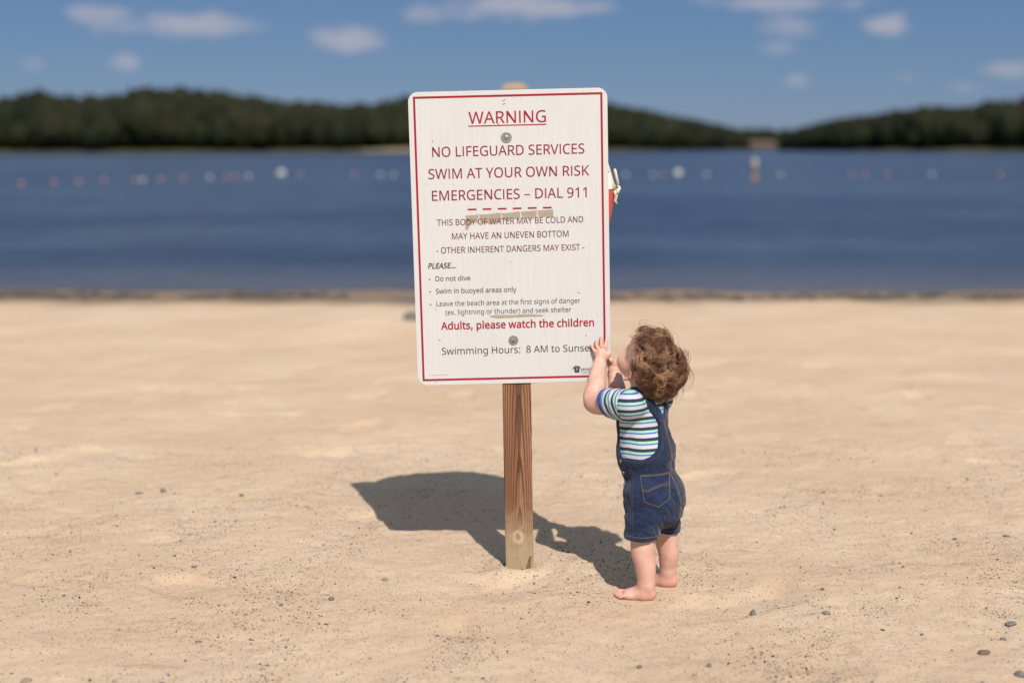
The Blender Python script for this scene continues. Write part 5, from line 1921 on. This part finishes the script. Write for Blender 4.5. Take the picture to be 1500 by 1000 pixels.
    for du in (.000, .006):
        stitch([V3(.314 + du, 3.8, .40), V3(.318 + du, 3.8, .32), V3(.320 + du, 3.8, .20)], V3(0.1, 1, 0), overalls, .0005, .0004, dull_thread)
    db = unit(Fv)
    for du in (-.003, .003):
        stitch([V3(.392, 4.183, 0) + .3 * Bv + du * Rv + V3(0, 0, z_) for z_ in (.53, .45, .36, .27, .21)], db, overalls, .0006)
    for sgn in (-1, 1):
        for ins in (.004, .009):
            pts = []
            for z_ in (.405, .415, .432, .452, .485, .515, .535):
                pts.append(V3(.392, 4.183, 0) + .3 * Bv + sgn * (np.interp(z_, zt, hw_) - ins - .002) * Rv + V3(0, 0, z_ - .003))
            stitch(pts[1:], db, overalls, .0005, .0004, dull_thread)
    # yoke line where the straps begin
    stitch([V3(.392, 4.183, .532) + .3 * Bv + u_ * Rv for u_ in (-.022, 0, .022)], db, overalls, .0006)
    # second pocket on the other hip
    stitch([V3(.392, 4.183, 0) + .3 * Bv + u_ * Rv + V3(0, 0, z_) for u_, z_ in ((.022, .37), (.070, .375), (.072, .30), (.045, .285), (.020, .30), (.022, .37))], db, overalls, .0007)
    # side buttons
    brass = flat('button_metal', (.24, .20, .16), .35, metal=.8)
    for z_ in (.408, .372, .335):
        h_, n_ = hit(V3(.392, 4.183, z_) + .3 * unit(Lv * .95 + Fv * .32), -unit(Lv * .95 + Fv * .32))
        if h_ is None:
            continue
        m_ = MB()
        rot = Vector(n_).to_track_quat('Z', 'Y').to_matrix()
        m_.lathe(tuple(h_ - O), [(.0065, -.001), (.0066, .0012), (.005, .0026), (.0035, .0022), (.001, .0024)], 16, rot)
        m_.build('button', brass, overalls, True)

    # ------------------------------------------------------------ hair
    hm = Mat('curly_hair', .36, .55)
    t = hm.attr('tint')
    hm.color(hm.ramp(t, [(0, (.075, .027, .013)), (.35, (.18, .075, .037)), (.7, (.36, .185, .098)), (1, (.56, .35, .20))]))
    hm.b.inputs['Anisotropic'].default_value = .5
    rng = np.random.default_rng(17)
    SC = np.array([.081, .067, .074])
    HO = at(-.006, 0, .009)

    def inhair(d):
        a, l, u = d[:, 0], d[:, 1], d[:, 2]
        front = (u > .66 - .25 * (1 - np.abs(l)))
        side = (a < .22) & (u > -.42 - .45 * sstep(0, -.6, a))
        ear = (np.abs(l) > .70) & (u < -.05) & (a > -.34)
        return (front | side) & ~ear

    def surf(d, hgt):
        p = d * SC
        n = d / SC
        n = n / np.linalg.norm(n, axis=1)[:, None]
        return p + n * hgt[:, None], n

    d = rng.normal(size=(9000, 3))
    d /= np.linalg.norm(d, axis=1)[:, None]
    d = d[inhair(d)]
    # spread the clump roots out evenly
    cl = [d[0]]
    for q_ in d[1:]:
        if max(q_ @ c_ for c_ in cl) < math.cos(.125):
            cl.append(q_)
    cl = np.array(cl)
    NC = len(cl)
    per = 24
    K = NC * per
    n_seg = 22
    rep = lambda x: np.repeat(x, per, 0)
    base = rep(cl) + rng.normal(0, .032, (K, 3))
    base /= np.linalg.norm(base, axis=1)[:, None]
    length = rep(rng.uniform(.060, .115, NC)) * rng.uniform(.85, 1.12, K)
    turn = rep(rng.normal(0, .95, NC)) + rng.normal(0, .05, K)
    swing = rep(rng.choice([-1, 1], NC) * rng.uniform(1.8, 5.6, NC)) * rng.uniform(.96, 1.04, K)
    lift = rep(rng.uniform(.007, .030, NC)) * rng.uniform(.86, 1.10, K)
    lift *= .62 + .48 * np.clip(base[:, 2], 0, 1) + .55 * np.clip(-base[:, 0], 0, 1)
    cr = rep(rng.uniform(.003, .0085, NC)) * rng.uniform(.85, 1.15, K)
    ph = rep(rng.uniform(0, 6.28, NC)) + rng.normal(0, .12, K)
    turns = rep(rng.uniform(.7, 1.5, NC)) * rng.uniform(.94, 1.06, K)
    stray = rng.uniform(0, 1, K) < .05
    lift[stray] *= 1.45
    cr[stray] *= 1.3
    whorl = unit((-.42, .05, .9))
    cur = base.copy()
    tg = -(whorl - (cur @ whorl)[:, None] * cur)
    tg[np.linalg.norm(tg, axis=1) < .15] += rng.normal(0, .5, 3)
    grav = np.array([-HF[2], -HL[2], -HU[2]])
    pts = []
    cst = np.cos(turn)[:, None]
    sst = np.sin(turn)[:, None]
    tg = tg / np.linalg.norm(tg, axis=1)[:, None]
    tg = tg * cst + np.cross(cur, tg) * sst
    for i in range(n_seg):
        tt = i / (n_seg - 1)
        hgt = .001 + lift * (math.sin(min(1, tt * 1.25) * math.pi / 2))
        p, nrm = surf(cur, hgt)
        tdir = tg - (tg * nrm).sum(1)[:, None] * nrm
        tdir /= np.linalg.norm(tdir, axis=1)[:, None]
        bi = np.cross(nrm, tdir)
        A = cr * min(1, tt * 2.2)
        an = ph + turns * 2 * math.pi * tt
        wav = nrm * (A * (np.cos(an)))[:, None] + bi * (A * np.sin(an))[:, None]
        pts.append(p + wav)
        # advance along the scalp, curling as it goes
        step = length / (n_seg - 1) / .085
        tg = tg + .05 * grav[None]
        tg = tg - (tg * cur).sum(1)[:, None] * cur
        tg /= np.linalg.norm(tg, axis=1)[:, None]
        a_ = (swing * (.5 + 1.6 * tt) / (n_seg - 1))
        tg = tg * np.cos(a_)[:, None] + np.cross(cur, tg) * np.sin(a_)[:, None]
        cur = cur + tg * step[:, None]
        cur /= np.linalg.norm(cur, axis=1)[:, None]
    pts = np.stack(pts, 1)                                    # K, n, 3 in head frame
    # keep hair off the face: drop strands that wander over it
    mid = pts / SC
    ok = ~((mid[:, :, 0] > .42) & (mid[:, :, 2] < .50)).any(1)
    m3 = pts
    ok &= ~((np.abs(m3[:, :, 1]) > .045) & (m3[:, :, 0] > -.022) & (m3[:, :, 0] < .06) & (m3[:, :, 2] < -.006)).any(1)
    pts = pts[ok]
    tint = (rep(rng.uniform(.05, .9, NC)) + rng.normal(0, .10, K))[ok].clip(0, 1)
    K = len(pts)
    Wp = HO + pts[..., :1] * HF + pts[..., 1:2] * HL + pts[..., 2:] * HU
    T = np.gradient(Wp, axis=1)
    T /= np.linalg.norm(T, axis=2)[..., None] + 1e-9
    ref = rng.normal(size=(K, 1, 3))
    A = np.cross(T, ref)
    A /= np.linalg.norm(A, axis=2)[..., None] + 1e-9
    B = np.cross(T, A)
    tt = np.linspace(0, 1, n_seg)
    rad_ = (.00062 * (1 - .55 * tt ** 2))[None, :, None]
    ringv = [Wp + rad_ * (A * math.cos(2.094 * k) + B * math.sin(2.094 * k)) for k in range(3)]
    Vh = np.stack(ringv, 2)                                    # K, n, 3, 3
    idx = np.arange(K * n_seg * 3).reshape(K, n_seg, 3)
    Fh = np.concatenate([np.stack([idx[:, :-1, k], idx[:, :-1, (k + 1) % 3], idx[:, 1:, (k + 1) % 3], idx[:, 1:, k]], -1).reshape(-1, 4) for k in range(3)])
    tv = np.repeat(tint, n_seg * 3)
    # dense undercoat hugging the scalp, so no skin shows between the curls
    nu, nv = 120, 70
    th = np.linspace(0, 2 * math.pi, nu, endpoint=False)
    el = np.linspace(-.95, 1.55, nv)
    TH, EL = np.meshgrid(th, el)
    dd = np.stack([np.cos(TH) * np.cos(EL), np.sin(TH) * np.cos(EL), np.sin(EL)], -1).reshape(-1, 3)
    q_ = dd * 9
    hg = .0045 + .0035 * noise3(q_[:, 0], q_[:, 1], q_[:, 2]) + .002 * noise3(q_[:, 0] * 3, q_[:, 1] * 3, q_[:, 2] * 3)
    pu, _ = surf(dd, hg)
    pu = HO + pu[:, :1] * HF + pu[:, 1:2] * HL + pu[:, 2:] * HU
    keep = inhair(dd) & (dd[:, 0] < .55)
    ii = np.arange(nu * nv).reshape(nv, nu)
    Fu = np.stack([ii[:-1, :], np.roll(ii, -1, 1)[:-1, :], np.roll(ii, -1, 1)[1:, :], ii[1:, :]], -1).reshape(-1, 4)
    Fu = Fu[keep[Fu].all(1)]
    nb_ = K * n_seg * 3
    allv = np.concatenate([Vh.reshape(-1, 3), pu])
    allf = np.concatenate([Fh, Fu + nb_])
    tv = np.concatenate([tv, np.full(len(pu), .05)])
    mesh_obj('hair', allv - O, allf, hm.m, root, True, attrs={'tint': tv})


build_child()
